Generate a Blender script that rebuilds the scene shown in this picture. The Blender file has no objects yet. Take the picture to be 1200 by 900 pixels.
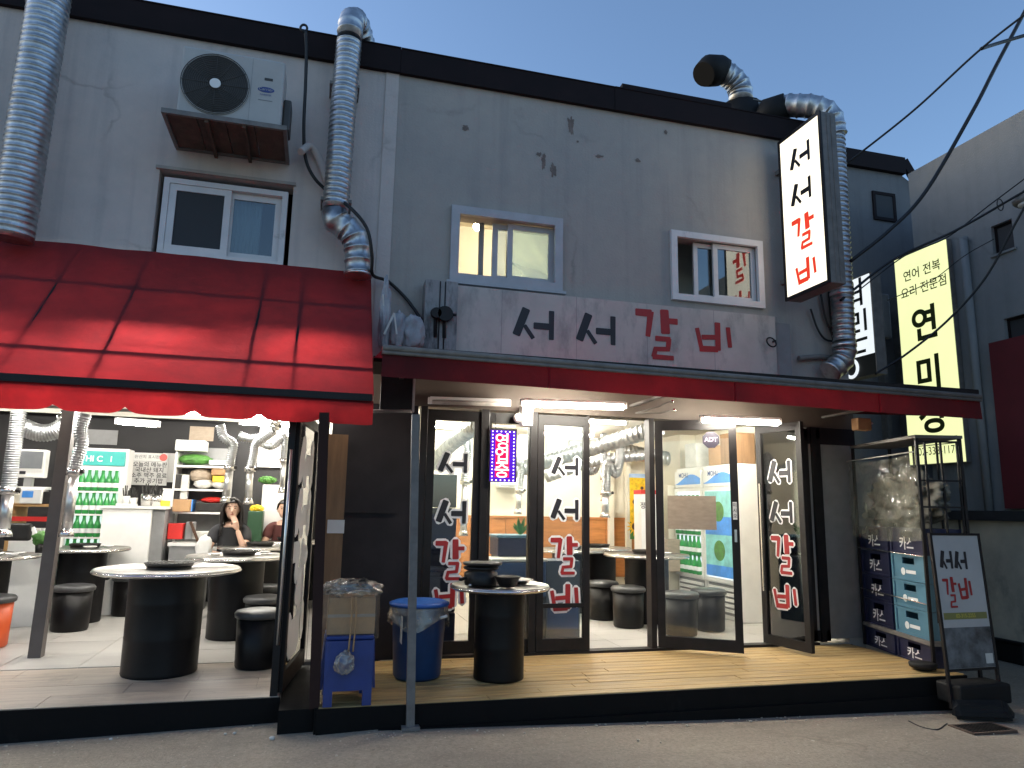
import bpy, bmesh, math, random
from math import radians, sin, cos, pi
from mathutils import Vector, Matrix, noise

SC = bpy.context.scene
COL = SC.collection
rnd = random.Random(11)

# ------------------------------------------------------------------ camera, world, sun, exposure
YAW, PITCH, ROLL, FPX, EYE = radians(15.023), radians(9.881), radians(1.0546), 832.3, 1.35
FWD = Vector((sin(YAW)*cos(PITCH), cos(YAW)*cos(PITCH), sin(PITCH)))
_r = Vector((cos(YAW), -sin(YAW), 0)); _u = _r.cross(FWD)
RIGHT = _r*cos(ROLL) + _u*sin(ROLL); UP = _u*cos(ROLL) - _r*sin(ROLL)
cam_d = bpy.data.cameras.new('camera'); cam = bpy.data.objects.new('camera', cam_d); COL.objects.link(cam)
cam_d.sensor_fit = 'HORIZONTAL'; cam_d.sensor_width = 36; cam_d.lens = FPX/1200*36
cam_d.clip_start = 0.05; cam_d.clip_end = 800
cam.matrix_world = Matrix(((RIGHT.x, UP.x, -FWD.x, 0), (RIGHT.y, UP.y, -FWD.y, 0), (RIGHT.z, UP.z, -FWD.z, EYE), (0, 0, 0, 1)))
SC.camera = cam

SUN_EL, SUN_AZ = radians(18), radians(300)      # the low sun is behind the building, to the left, already hidden by roofs
world = bpy.data.worlds.new('World'); SC.world = world; world.use_nodes = True
wn = world.node_tree.nodes; wl = world.node_tree.links
sky = wn.new('ShaderNodeTexSky'); sky.sky_type = 'NISHITA'; sky.sun_disc = False
sky.sun_elevation = SUN_EL; sky.sun_rotation = SUN_AZ; sky.air_density = 1.0; sky.dust_density = 1.0; sky.ozone_density = 3.0
wl.new(sky.outputs[0], wn['Background'].inputs[0]); wn['Background'].inputs[1].default_value = 0.13
sun_d = bpy.data.lights.new('sun', 'SUN'); sun_d.energy = 0.02; sun_d.angle = radians(20); sun_d.color = (1, .85, .7)
sun = bpy.data.objects.new('sun', sun_d); COL.objects.link(sun)
sun.rotation_euler = Vector((sin(SUN_AZ)*cos(SUN_EL), cos(SUN_AZ)*cos(SUN_EL), sin(SUN_EL))).to_track_quat('Z', 'Y').to_euler()
SC.view_settings.view_transform = 'Standard'; SC.view_settings.look = 'None'
SC.view_settings.exposure = 0.95; SC.view_settings.gamma = 1
SC.cycles.use_denoising = True
SC.cycles.max_bounces = 10; SC.cycles.transparent_max_bounces = 24
SC.cycles.sample_clamp_indirect = 6

# ------------------------------------------------------------------ helpers
def at(px, py, Y=None, X=None, Z=None):
    """point of the place seen at a photo pixel, at a known depth / plane"""
    d = RIGHT*((px-600)/FPX) - UP*((py-450)/FPX) + FWD
    if Y is not None: t = Y/d.y
    elif X is not None: t = X/d.x
    else: t = (Z-EYE)/d.z
    return Vector((d.x*t, d.y*t, EYE+d.z*t))

def wloc(o):
    v = Vector((0, 0, 0))
    while o is not None:
        v += o.location; o = o.parent
    return v

def V(*a): return Vector(a)

class MB:
    """collects shapes; build() links them as ONE mesh object"""
    def __init__(s): s.bm = bmesh.new(); s.sm = []
    def poly(s, pts, smooth=False, mi=0):
        f = s.bm.faces.new([s.bm.verts.new(p) for p in pts]); f.smooth = smooth; f.material_index = mi; return s
    def hexa(s, p, mi=0):      # 8 points: bottom 4 ccw, top 4 ccw
        v = [s.bm.verts.new(q) for q in p]
        for q in ((3, 2, 1, 0), (4, 5, 6, 7), (0, 1, 5, 4), (1, 2, 6, 5), (2, 3, 7, 6), (3, 0, 4, 7)):
            f = s.bm.faces.new([v[i] for i in q]); f.material_index = mi
        return s
    def box(s, a, b, mi=0):
        (x0, y0, z0), (x1, y1, z1) = a, b
        x0, x1 = sorted((x0, x1)); y0, y1 = sorted((y0, y1)); z0, z1 = sorted((z0, z1))
        return s.hexa([(x0, y0, z0), (x1, y0, z0), (x1, y1, z0), (x0, y1, z0), (x0, y0, z1), (x1, y0, z1), (x1, y1, z1), (x0, y1, z1)], mi)
    def bbox(s, a, b, bev=0.01, mi=0, seg=2):   # bevelled box
        (x0, y0, z0), (x1, y1, z1) = a, b
        t = bmesh.new(); bmesh.ops.create_cube(t, size=1)
        for v in t.verts: v.co = Vector(((x0+x1)/2+v.co.x*(x1-x0), (y0+y1)/2+v.co.y*(y1-y0), (z0+z1)/2+v.co.z*(z1-z0)))
        bmesh.ops.bevel(t, geom=t.edges[:], offset=bev, segments=seg, affect='EDGES', profile=.5)
        s.add(t, mi); return s
    def add(s, t, mi=0, smooth=False):
        m = {}
        for v in t.verts: m[v] = s.bm.verts.new(v.co)
        for f in t.faces:
            try: g = s.bm.faces.new([m[v] for v in f.verts]); g.material_index = mi; g.smooth = smooth or f.smooth
            except ValueError: pass
        t.free(); return s
    def obox(s, c, ux, uy, uz, hx, hy, hz, mi=0):   # oriented box
        c = Vector(c); ux, uy, uz = Vector(ux).normalized()*hx, Vector(uy).normalized()*hy, Vector(uz).normalized()*hz
        return s.hexa([c-ux-uy-uz, c+ux-uy-uz, c+ux+uy-uz, c-ux+uy-uz, c-ux-uy+uz, c+ux-uy+uz, c+ux+uy+uz, c-ux+uy+uz], mi)
    def bar(s, a, b, w, h=None, up=(0, 0, 1), mi=0):
        a, b = Vector(a), Vector(b); d = b-a
        uy = Vector(up).cross(d)
        if uy.length < 1e-6: uy = Vector((1, 0, 0)).cross(d)
        uz = d.cross(uy)
        return s.obox((a+b)/2, d, uy, uz, d.length/2, w/2, (h or w)/2, mi)
    def tube(s, path, r, n=10, caps=True, mi=0, smooth=True):
        path = [Vector(p) for p in path]; rs = r if isinstance(r, (list, tuple)) else [r]*len(path)
        rings = []; nrm = None
        for i, p in enumerate(path):
            t = (path[min(i+1, len(path)-1)]-path[max(i-1, 0)])
            if t.length < 1e-9: t = Vector((0, 0, 1))
            t.normalize()
            if nrm is None:
                nrm = t.orthogonal().normalized()
            else:
                nrm = (nrm - t*nrm.dot(t))
                nrm = nrm.normalized() if nrm.length > 1e-6 else t.orthogonal().normalized()
            b = t.cross(nrm)
            rings.append([s.bm.verts.new(p+(nrm*cos(2*pi*k/n)+b*sin(2*pi*k/n))*rs[i]) for k in range(n)])
        for a, b in zip(rings, rings[1:]):
            for k in range(n):
                f = s.bm.faces.new((a[k], a[(k+1) % n], b[(k+1) % n], b[k])); f.smooth = smooth; f.material_index = mi
        if caps:
            f = s.bm.faces.new(rings[0][::-1]); f.material_index = mi
            f = s.bm.faces.new(rings[-1]); f.material_index = mi
        return s
    def duct(s, path, r, pitch=.06, ridge=.006, n=16, mi=0):
        """spiral / corrugated sheet duct: resampled path with raised seams"""
        P = spline(path, 40); L = [0]
        for a, b in zip(P, P[1:]): L.append(L[-1]+(b-a).length)
        m = max(4, int(L[-1]/pitch)); out = []; rr = []
        def pos(d):
            for i in range(len(P)-1):
                if L[i+1] >= d:
                    f = (d-L[i])/max(1e-9, L[i+1]-L[i]); return P[i].lerp(P[i+1], f)
            return P[-1]
        for k in range(m):
            d0 = L[-1]*k/m; st = L[-1]/m
            for f, q in ((.0, 0), (.72, 0), (.80, ridge), (.92, ridge)):
                out.append(pos(d0+st*f)); rr.append((r+q)*(1+.022*noise.noise(Vector((k*.7, f, r*9)))))
        out.append(P[-1]); rr.append(r)
        return s.tube(out, rr, n, mi=mi)
    def lathe(s, c, prof, n=24, mi=0, smooth=True, close=True, axis=None):
        c = Vector(c); rings = []
        for r, z in prof:
            rings.append([s.bm.verts.new(c+Vector((r*cos(2*pi*k/n), r*sin(2*pi*k/n), z))) for k in range(n)])
        for a, b in zip(rings, rings[1:]):
            for k in range(n):
                f = s.bm.faces.new((a[k], a[(k+1) % n], b[(k+1) % n], b[k])); f.smooth = smooth; f.material_index = mi
        if close:
            f = s.bm.faces.new(rings[0][::-1]); f.material_index = mi
            f = s.bm.faces.new(rings[-1]); f.material_index = mi
        return s
    def ball(s, c, rx, ry=None, rz=None, sub=3, mi=0):
        t = bmesh.new(); bmesh.ops.create_icosphere(t, subdivisions=sub, radius=1)
        ry = ry or rx; rz = rz or rx
        for v in t.verts: v.co = Vector(c)+Vector((v.co.x*rx, v.co.y*ry, v.co.z*rz))
        return s.add(t, mi, True)
    def lump(s, c, rx, ry, rz, amp=.2, freq=6, sub=4, seed=0, mi=0, smooth=True):
        t = bmesh.new(); bmesh.ops.create_icosphere(t, subdivisions=sub, radius=1)
        for v in t.verts:
            q = v.co.copy(); k = 1+amp*noise.noise(q*freq*.5+Vector((seed, seed*2, 0)))+amp*.6*abs(noise.noise(q*freq+Vector((seed, 7, 3))))
            v.co = Vector(c)+Vector((q.x*rx*k, q.y*ry*k, q.z*rz*k))
        return s.add(t, mi, smooth)
    def extrude_poly(s, pts, d, mi=0):      # pts: planar loop, d: extrusion vector
        d = Vector(d); a = [s.bm.verts.new(Vector(p)) for p in pts]; b = [s.bm.verts.new(Vector(p)+d) for p in pts]
        n = len(pts)
        for f in ([a[::-1], b] + [[a[i], a[(i+1) % n], b[(i+1) % n], b[i]] for i in range(n)]):
            g = s.bm.faces.new(f); g.material_index = mi
        return s
    def build(s, name, mat, parent=None, **kw):
        off = wloc(parent) if parent else Vector((0, 0, 0))
        bmesh.ops.recalc_face_normals(s.bm, faces=s.bm.faces[:])
        org = Vector((0, 0, 0))
        if parent is None and s.bm.verts:
            vs = [v.co for v in s.bm.verts]
            org = Vector(((min(v.x for v in vs)+max(v.x for v in vs))/2, (min(v.y for v in vs)+max(v.y for v in vs))/2, min(v.z for v in vs)))
            off = org
        for v in s.bm.verts: v.co -= off
        me = bpy.data.meshes.new(name); s.bm.to_mesh(me); s.bm.free()
        for m in (mat if isinstance(mat, (list, tuple)) else [mat]): me.materials.append(m)
        o = bpy.data.objects.new(name, me); COL.objects.link(o)
        if parent: o.parent = parent
        else: o.location = org
        for k, v in kw.items(): o[k] = v
        return o

def spline(path, m=12):
    P = [Vector(p) for p in path]
    if len(P) < 3: return [P[0].lerp(P[-1], i/m) for i in range(m+1)]
    out = []
    for i in range(len(P)-1):
        p0 = P[i-1] if i else P[0]*2-P[1]; p1 = P[i]; p2 = P[i+1]; p3 = P[i+2] if i+2 < len(P) else P[-1]*2-P[-2]
        for k in range(m):
            t = k/m
            out.append(.5*((2*p1)+(p2-p0)*t+(2*p0-5*p1+4*p2-p3)*t*t+(3*p1-p0-3*p2+p3)*t**3))
    out.append(P[-1]); return out

def thing(name, label, cat, loc=(0, 0, 0), group=None):
    o = bpy.data.objects.new(name, None); COL.objects.link(o); o.location = loc; o.empty_display_size = .2
    o['label'] = label; o['category'] = cat
    if group: o['group'] = group
    return o
def tag(o, label, cat, group=None):
    o['label'] = label; o['category'] = cat
    if group: o['group'] = group
    return o
KIDS = {}
def kids(o): return [c for c in bpy.data.objects if c.parent == o]
def copy_tree(o, loc=None, rz=None, label=None, parent=None, **kw):
    c = o.copy(); COL.objects.link(c)
    if parent is not None: c.parent = parent
    for ch in kids(o): copy_tree(ch, parent=c)
    if loc is not None: c.location = loc
    if rz is not None: c.rotation_euler = (0, 0, rz)
    if label: c['label'] = label
    for k, v in kw.items(): c[k] = v
    return c

# ------------------------------------------------------------------ materials
def mat(name, col, rough=.6, metal=0., var=.12, scale=6., bump=0., bscale=60., spec=.5, stretch=None, dirt=None, coat=0.):
    m = bpy.data.materials.new(name); m.use_nodes = True; nt = m.node_tree; N = nt.nodes; L = nt.links
    b = N['Principled BSDF']; b.inputs['Roughness'].default_value = rough; b.inputs['Metallic'].default_value = metal
    b.inputs['Specular IOR Level'].default_value = spec; b.inputs['Coat Weight'].default_value = coat
    tc = N.new('ShaderNodeTexCoord'); mp = N.new('ShaderNodeMapping'); L.new(tc.outputs['Object'], mp.inputs[0])
    if stretch: mp.inputs['Scale'].default_value = stretch
    nz = N.new('ShaderNodeTexNoise'); nz.inputs['Scale'].default_value = scale; nz.inputs['Detail'].default_value = 6; nz.inputs['Roughness'].default_value = .62
    L.new(mp.outputs[0], nz.inputs['Vector'])
    rp = N.new('ShaderNodeValToRGB'); rp.color_ramp.elements[0].position = .3; rp.color_ramp.elements[1].position = .7
    rp.color_ramp.elements[0].color = (*[max(0, c*(1-var)) for c in col], 1); rp.color_ramp.elements[1].color = (*[c*(1+var) for c in col], 1)
    L.new(nz.outputs['Fac'], rp.inputs[0]); last = rp.outputs[0]
    if dirt:       # (colour, scale, threshold, stretch)
        dc, ds, dth, dst = dirt
        m2 = N.new('ShaderNodeMapping'); L.new(tc.outputs['Object'], m2.inputs[0]); m2.inputs['Scale'].default_value = dst
        n2 = N.new('ShaderNodeTexNoise'); n2.inputs['Scale'].default_value = ds; n2.inputs['Detail'].default_value = 8; n2.inputs['Roughness'].default_value = .7
        L.new(m2.outputs[0], n2.inputs['Vector'])
        r2 = N.new('ShaderNodeValToRGB'); r2.color_ramp.elements[0].position = dth; r2.color_ramp.elements[1].position = min(1, dth+.18)
        r2.color_ramp.elements[0].color = (0, 0, 0, 1); r2.color_ramp.elements[1].color = (1, 1, 1, 1)
        L.new(n2.outputs['Fac'], r2.inputs[0])
        mx = N.new('ShaderNodeMix'); mx.data_type = 'RGBA'; L.new(r2.outputs[0], mx.inputs[0]); L.new(last, mx.inputs[6]); mx.inputs[7].default_value = (*dc, 1)
        last = mx.outputs[2]
    L.new(last, b.inputs['Base Color'])
    # uneven gloss
    rr = N.new('ShaderNodeMapRange'); rr.inputs[3].default_value = max(0.02, rough-.1); rr.inputs[4].default_value = min(1, rough+.12)
    L.new(nz.outputs['Fac'], rr.inputs[0]); L.new(rr.outputs[0], b.inputs['Roughness'])
    if bump:
        n3 = N.new('ShaderNodeTexNoise'); n3.inputs['Scale'].default_value = bscale; n3.inputs['Detail'].default_value = 5; L.new(mp.outputs[0], n3.inputs['Vector'])
        bp = N.new('ShaderNodeBump'); bp.inputs['Strength'].default_value = bump; bp.inputs['Distance'].default_value = .01
        L.new(n3.outputs['Fac'], bp.inputs['Height']); L.new(bp.outputs[0], b.inputs['Normal'])
    return m
def layered(name, base, tint, streak, rough=.85, big=.7, sstretch=(5, 5, .22), grit=None, crack=None, spots=None, bump=.35, bscale=40, sk=.5):
    """weathered plaster / asphalt: blotches, runs, grit, hairline cracks and small spots"""
    m = bpy.data.materials.new(name); m.use_nodes = True; nt = m.node_tree; N = nt.nodes; L = nt.links; b = N['Principled BSDF']
    b.inputs['Roughness'].default_value = rough; b.inputs['Specular IOR Level'].default_value = .25
    tc = N.new('ShaderNodeTexCoord')
    def nz(scale, stretch=(1, 1, 1), detail=7, rg=.62, dist=0.):
        mp = N.new('ShaderNodeMapping'); mp.inputs['Scale'].default_value = stretch; L.new(tc.outputs['Object'], mp.inputs[0])
        n = N.new('ShaderNodeTexNoise'); n.inputs['Scale'].default_value = scale; n.inputs['Detail'].default_value = detail; n.inputs['Roughness'].default_value = rg; n.inputs['Distortion'].default_value = dist
        L.new(mp.outputs[0], n.inputs['Vector']); return n.outputs['Fac']
    def rng(src, a, b_, lo=0., hi=1.):
        r = N.new('ShaderNodeMapRange'); r.inputs[1].default_value = a; r.inputs[2].default_value = b_; r.inputs[3].default_value = lo; r.inputs[4].default_value = hi; L.new(src, r.inputs[0]); return r.outputs[0]
    def mix(fac, a, b_):
        x = N.new('ShaderNodeMix'); x.data_type = 'RGBA'; L.new(fac, x.inputs[0])
        for s, i in ((a, 6), (b_, 7)):
            if isinstance(s, tuple): x.inputs[i].default_value = (*s, 1)
            else: L.new(s, x.inputs[i])
        return x.outputs[2]
    c = mix(rng(nz(big, dist=.4), .34, .66), base, tint)
    c = mix(rng(nz(1.3, sstretch), .50, .78, 0, sk), c, streak)
    c = mix(rng(nz(7), .35, .75, 0, .22), c, tuple(v*1.25 for v in base))
    if grit: c = mix(rng(nz(grit, detail=3), .42, .68, 0, .55), c, tuple(v*.55 for v in base)); c = mix(rng(nz(grit*1.7, detail=2), .60, .75, 0, .5), c, tuple(min(.8, v*1.7) for v in base))
    if spots: c = mix(rng(nz(spots[0], spots[2]), spots[1], spots[1]+.06, 0, .8), c, tuple(v*.45 for v in base))
    if crack:
        vo = N.new('ShaderNodeTexVoronoi'); vo.feature = 'DISTANCE_TO_EDGE'; vo.inputs['Scale'].default_value = crack
        wv = N.new('ShaderNodeTexNoise'); wv.inputs['Scale'].default_value = 3; wv.inputs['Detail'].default_value = 5; L.new(tc.outputs['Object'], wv.inputs['Vector'])
        ad = N.new('ShaderNodeMixRGB'); ad.blend_type = 'ADD'; ad.inputs[0].default_value = .35; L.new(tc.outputs['Object'], ad.inputs[1]); L.new(wv.outputs['Color'], ad.inputs[2]); L.new(ad.outputs[0], vo.inputs['Vector'])
        ln = rng(vo.outputs['Distance'], 0, .012, 1, 0); mk = rng(nz(.9), .5, .62)
        mu = N.new('ShaderNodeMath'); mu.operation = 'MULTIPLY'; L.new(ln, mu.inputs[0]); L.new(mk, mu.inputs[1])
        m3 = N.new('ShaderNodeMath'); m3.operation = 'MULTIPLY'; L.new(mu.outputs[0], m3.inputs[0]); m3.inputs[1].default_value = .4
        c = mix(m3.outputs[0], c, tuple(v*.4 for v in base))
    L.new(c, b.inputs['Base Color'])
    bp = N.new('ShaderNodeBump'); bp.inputs['Strength'].default_value = bump; bp.inputs['Distance'].default_value = .012; L.new(nz(bscale, detail=5), bp.inputs['Height']); L.new(bp.outputs[0], b.inputs['Normal'])
    return m
def emit(name, col, strength):
    m = bpy.data.materials.new(name); m.use_nodes = True; nt = m.node_tree; N = nt.nodes
    N.remove(N['Principled BSDF']); e = N.new('ShaderNodeEmission'); e.inputs[0].default_value = (*col, 1); e.inputs[1].default_value = strength
    nt.links.new(e.outputs[0], N['Material Output'].inputs[0]); return m
def backlit(name, col, strength, var=.12, scale=3, stretch=(1, 1, 1), base=.7):
    """acrylic sign face lit by tubes inside the box: uneven glow"""
    m = bpy.data.materials.new(name); m.use_nodes = True; nt = m.node_tree; N = nt.nodes; L = nt.links
    b = N['Principled BSDF']; b.inputs['Base Color'].default_value = (base*col[0], base*col[1], base*col[2], 1); b.inputs['Roughness'].default_value = .35
    tc = N.new('ShaderNodeTexCoord'); mp = N.new('ShaderNodeMapping'); mp.inputs['Scale'].default_value = stretch; L.new(tc.outputs['Object'], mp.inputs[0])
    nz = N.new('ShaderNodeTexNoise'); nz.inputs['Scale'].default_value = scale; nz.inputs['Detail'].default_value = 4; L.new(mp.outputs[0], nz.inputs['Vector'])
    rr = N.new('ShaderNodeMapRange'); rr.inputs[1].default_value = .3; rr.inputs[2].default_value = .7; rr.inputs[3].default_value = strength*(1-var); rr.inputs[4].default_value = strength*(1+var)
    L.new(nz.outputs['Fac'], rr.inputs[0]); L.new(rr.outputs[0], b.inputs['Emission Strength']); b.inputs['Emission Color'].default_value = (*col, 1)
    return m
def glassy(name, tint=(.95, .97, .96), gl=.12, haze=0., hazecol=(.6, .6, .6), hscale=3, rough=.02):
    m = bpy.data.materials.new(name); m.use_nodes = True; nt = m.node_tree; N = nt.nodes; L = nt.links
    N.remove(N['Principled BSDF']); out = N['Material Output']
    t = N.new('ShaderNodeBsdfTransparent'); t.inputs[0].default_value = (*tint, 1)
    g = N.new('ShaderNodeBsdfGlossy'); g.inputs['Roughness'].default_value = rough; g.inputs[0].default_value = (1, 1, 1, 1)
    lw = N.new('ShaderNodeFresnel'); lw.inputs[0].default_value = 1.45
    mu = N.new('ShaderNodeMath'); mu.operation = 'MULTIPLY_ADD'; mu.inputs[1].default_value = 1.5; mu.inputs[2].default_value = gl*.2; mu.use_clamp = True
    L.new(lw.outputs[0], mu.inputs[0])
    mx = N.new('ShaderNodeMixShader'); L.new(mu.outputs[0], mx.inputs[0]); L.new(t.outputs[0], mx.inputs[1]); L.new(g.outputs[0], mx.inputs[2])
    last = mx.outputs[0]
    if haze:
        tc = N.new('ShaderNodeTexCoord'); nz = N.new('ShaderNodeTexNoise'); nz.inputs['Scale'].default_value = hscale; nz.inputs['Detail'].default_value = 7; nz.inputs['Distortion'].default_value = .8
        L.new(tc.outputs['Object'], nz.inputs['Vector'])
        rr = N.new('ShaderNodeMapRange'); rr.inputs[1].default_value = .35; rr.inputs[2].default_value = .7; rr.inputs[3].default_value = haze*.3; rr.inputs[4].default_value = min(1, haze*1.6)
        L.new(nz.outputs['Fac'], rr.inputs[0])
        d = N.new('ShaderNodeBsdfPrincipled'); d.inputs['Base Color'].default_value = (*hazecol, 1); d.inputs['Roughness'].default_value = .4
        m2 = N.new('ShaderNodeMixShader'); L.new(rr.outputs[0], m2.inputs[0]); L.new(last, m2.inputs[1]); L.new(d.outputs[0], m2.inputs[2]); last = m2.outputs[0]
    L.new(last, out.inputs[0]); return m
def fabric(name, col, trans=.5, var=.2, scale=3, front=None):
    m = bpy.data.materials.new(name); m.use_nodes = True; nt = m.node_tree; N = nt.nodes; L = nt.links
    N.remove(N['Principled BSDF']); out = N['Material Output']
    tc = N.new('ShaderNodeTexCoord'); nz = N.new('ShaderNodeTexNoise'); nz.inputs['Scale'].default_value = scale; nz.inputs['Detail'].default_value = 7; nz.inputs['Roughness'].default_value = .65
    L.new(tc.outputs['Object'], nz.inputs['Vector'])
    rp = N.new('ShaderNodeValToRGB'); rp.color_ramp.elements[0].position = .32; rp.color_ramp.elements[1].position = .68
    rp.color_ramp.elements[0].color = (*[c*(1-var) for c in col], 1); rp.color_ramp.elements[1].color = (*[c*(1+var) for c in col], 1)
    L.new(nz.outputs['Fac'], rp.inputs[0])
    d = N.new('ShaderNodeBsdfPrincipled'); d.inputs['Roughness'].default_value = .75; d.inputs['Specular IOR Level'].default_value = .2
    n2 = N.new('ShaderNodeTexNoise'); n2.inputs['Scale'].default_value = 1.1; n2.inputs['Detail'].default_value = 8; n2.inputs['Roughness'].default_value = .7; n2.inputs['Distortion'].default_value = .6; L.new(tc.outputs['Object'], n2.inputs['Vector'])
    r2 = N.new('ShaderNodeValToRGB'); r2.color_ramp.elements[0].position = .40; r2.color_ramp.elements[1].position = .72; r2.color_ramp.elements[0].color = (0, 0, 0, 1); r2.color_ramp.elements[1].color = (.75, .75, .75, 1); L.new(n2.outputs['Fac'], r2.inputs[0])
    mxc = N.new('ShaderNodeMix'); mxc.data_type = 'RGBA'; L.new(r2.outputs[0], mxc.inputs[0]); L.new(rp.outputs[0], mxc.inputs[6]); mxc.inputs[7].default_value = (col[0]*.32, col[1]*.9, col[2]*.9, 1)
    if front: mxf = N.new('ShaderNodeMix'); mxf.data_type = 'RGBA'; L.new(n2.outputs['Fac'], mxf.inputs[0]); mxf.inputs[6].default_value = (*front, 1); mxf.inputs[7].default_value = (front[0]*.5, front[1]*.8, front[2]*.8, 1); L.new(mxf.outputs[2], d.inputs['Base Color'])
    else: L.new(mxc.outputs[2], d.inputs['Base Color'])
    rp = mxc; rp_out = mxc.outputs[2]
    t = N.new('ShaderNodeBsdfTranslucent'); L.new(rp_out, t.inputs[0])
    wv = N.new('ShaderNodeTexNoise'); wv.inputs['Scale'].default_value = 5; wv.inputs['Detail'].default_value = 4; L.new(tc.outputs['Object'], wv.inputs['Vector'])
    bp = N.new('ShaderNodeBump'); bp.inputs['Strength'].default_value = .35; bp.inputs['Distance'].default_value = .05; L.new(wv.outputs['Fac'], bp.inputs['Height'])
    L.new(bp.outputs[0], d.inputs['Normal'])
    mx = N.new('ShaderNodeMixShader'); mx.inputs[0].default_value = trans; L.new(d.outputs[0], mx.inputs[1]); L.new(t.outputs[0], mx.inputs[2]); L.new(mx.outputs[0], out.inputs[0])
    return m

M = {}
M['wall_l'] = layered('pale_plaster', (.58, .50, .455), (.47, .43, .41), (.31, .295, .295), spots=(9, .72, (1, 1, .6)), crack=.55, sk=.6)
M['wall_r'] = layered('grey_plaster', (.385, .35, .315), (.31, .295, .28), (.21, .205, .205), spots=(8, .70, (1, 1, .7)), crack=.5, sk=.5)
M['fascia'] = mat('fascia_metal', (.014, .009, .010), .7, var=.25, scale=4, spec=.15)
M['white_pvc'] = mat('white_pvc', (.62, .6, .6), .4, var=.08, scale=5, dirt=((.3, .29, .28), 4, .62, (1, 1, 1)))
M['pale_paint'] = mat('pale_window_paint', (.4, .4, .42), .5, var=.1)
M['screen'] = mat('insect_screen', (.03, .032, .036), .7)
M['black'] = mat('black_metal', (.014, .012, .0125), .45, var=.3, scale=8, bump=.05, spec=.25)
M['blackwall'] = mat('black_panel', (.022, .0195, .022), .6, var=.3, scale=3, bump=.1, spec=.2)
M['header'] = mat('brown_header', (.085, .066, .052), .6, var=.15, scale=3)
M['skirt'] = mat('black_skirt', (.005, .0048, .005), .7, var=.3, scale=4, bump=.15, spec=.15, dirt=((.018, .016, .015), 5, .62, (1, 1, .5)))
M['deckwood'] = mat('deck_wood', (.43, .29, .12), .5, var=.35, scale=3.5, stretch=(.5, 9, 9), bump=.25, bscale=30, dirt=((.15, .09, .045), 2.2, .58, (.6, 3, 3)))
M['tile'] = mat('terrace_tile', (.40, .335, .275), .45, var=.22, scale=3, stretch=(.6, 6, 1), bump=.12, dirt=((.17, .15, .13), 1.8, .6, (1, 1.5, 1)))
M['floor'] = mat('floor_tile', (.48, .46, .43), .35, var=.12, scale=2.5, stretch=(.8, 3, 1), bump=.06, dirt=((.3, .28, .25), 2.2, .6, (1, 1, 1)))
M['grout'] = mat('grout', (.12, .11, .10), .8)
M['asphalt'] = layered('asphalt', (.38, .325, .25), (.29, .25, .20), (.18, .16, .13), .88, .8, (.35, 1.4, 1), grit=38, crack=.7, spots=(9, .66, (1, 1, 1)), bump=1., bscale=70, sk=.75)
M['galv'] = mat('galvanised_sheet', (.47, .48, .49), .4, 1.0, var=.3, scale=11, dirt=((.22, .21, .2), 5, .60, (1, 1, .6)))
M['alu'] = mat('aluminium', (.75, .75, .75), .32, 1.0, var=.12)
M['steel'] = mat('stainless', (.72, .7, .68), .22, 1.0, var=.12, scale=14)
M['grey_steel'] = mat('grey_painted_steel', (.16, .15, .14), .6, .0, var=.25, scale=10, dirt=((.09, .08, .07), 7, .6, (1, 1, .5)))
M['rubber'] = mat('black_rubber', (.009, .009, .0095), .65, spec=.25)
M['drum'] = mat('black_drum', (.006, .0055, .006), .42, var=.3, scale=5, bump=.08, bscale=18, spec=.25)
M['seat'] = mat('black_vinyl', (.05, .05, .052), .38, var=.2, bump=.05)
M['greyseat'] = mat('grey_vinyl', (.15, .15, .15), .45, var=.2)
M['orange'] = mat('orange_drum', (.62, .09, .02), .4, var=.15)
M['castiron'] = mat('cast_iron', (.025, .023, .022), .45, .5, var=.3, bump=.2)
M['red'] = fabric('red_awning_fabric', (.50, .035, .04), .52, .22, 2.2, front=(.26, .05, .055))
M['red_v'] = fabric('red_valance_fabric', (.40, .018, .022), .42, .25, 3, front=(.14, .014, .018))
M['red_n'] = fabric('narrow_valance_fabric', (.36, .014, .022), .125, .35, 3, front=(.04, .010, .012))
M['dark_red'] = fabric('dark_red_valance', (.36, .02, .03), .45, .3, 3)
M['redpaint'] = mat('dark_red_paint', (.12, .012, .018), .6, var=.15)
M['ac'] = mat('cream_ac_metal', (.42, .40, .375), .45, var=.07, scale=4, dirt=((.33, .31, .29), 3, .64, (1, 1, .5)))
M['dark_grille'] = mat('dark_grille', (.05, .045, .04), .5, var=.2)
M['rust'] = mat('rusty_steel', (.085, .055, .04), .8, var=.4, scale=7, bump=.3)
M['signwhite'] = mat('vinyl_sign', (.47, .44, .40), .55, var=.12, scale=2.5, dirt=((.30, .285, .265), 4, .50, (1.2, 1, .5)))
M['ink'] = mat('black_ink', (.012, .011, .016), .5)
M['redink'] = mat('red_ink', (.34, .016, .018), .5)
M['white'] = mat('white_paint', (.78, .77, .74), .5, var=.05)
M['cream'] = mat('cream_wall', (.74, .69, .57), .7, var=.05, scale=2)
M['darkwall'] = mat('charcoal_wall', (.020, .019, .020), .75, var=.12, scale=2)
M['ceil_d'] = mat('dark_ceiling', (.10, .095, .09), .8)
M['ceil_w'] = mat('pale_ceiling', (.60, .57, .5), .8, var=.06)
M['wains'] = mat('orange_wood', (.42, .17, .05), .45, var=.25, scale=3, stretch=(1, 1, 7))
M['wood'] = mat('plywood', (.42, .24, .09), .6, var=.2, scale=3, stretch=(6, 6, .8))
M['oldwood'] = mat('old_brown_board', (.23, .135, .07), .75, var=.25, scale=3, stretch=(6, 6, .7), bump=.2)
M['card'] = mat('cardboard', (.40, .235, .115), .8, var=.15, scale=5)
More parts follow.
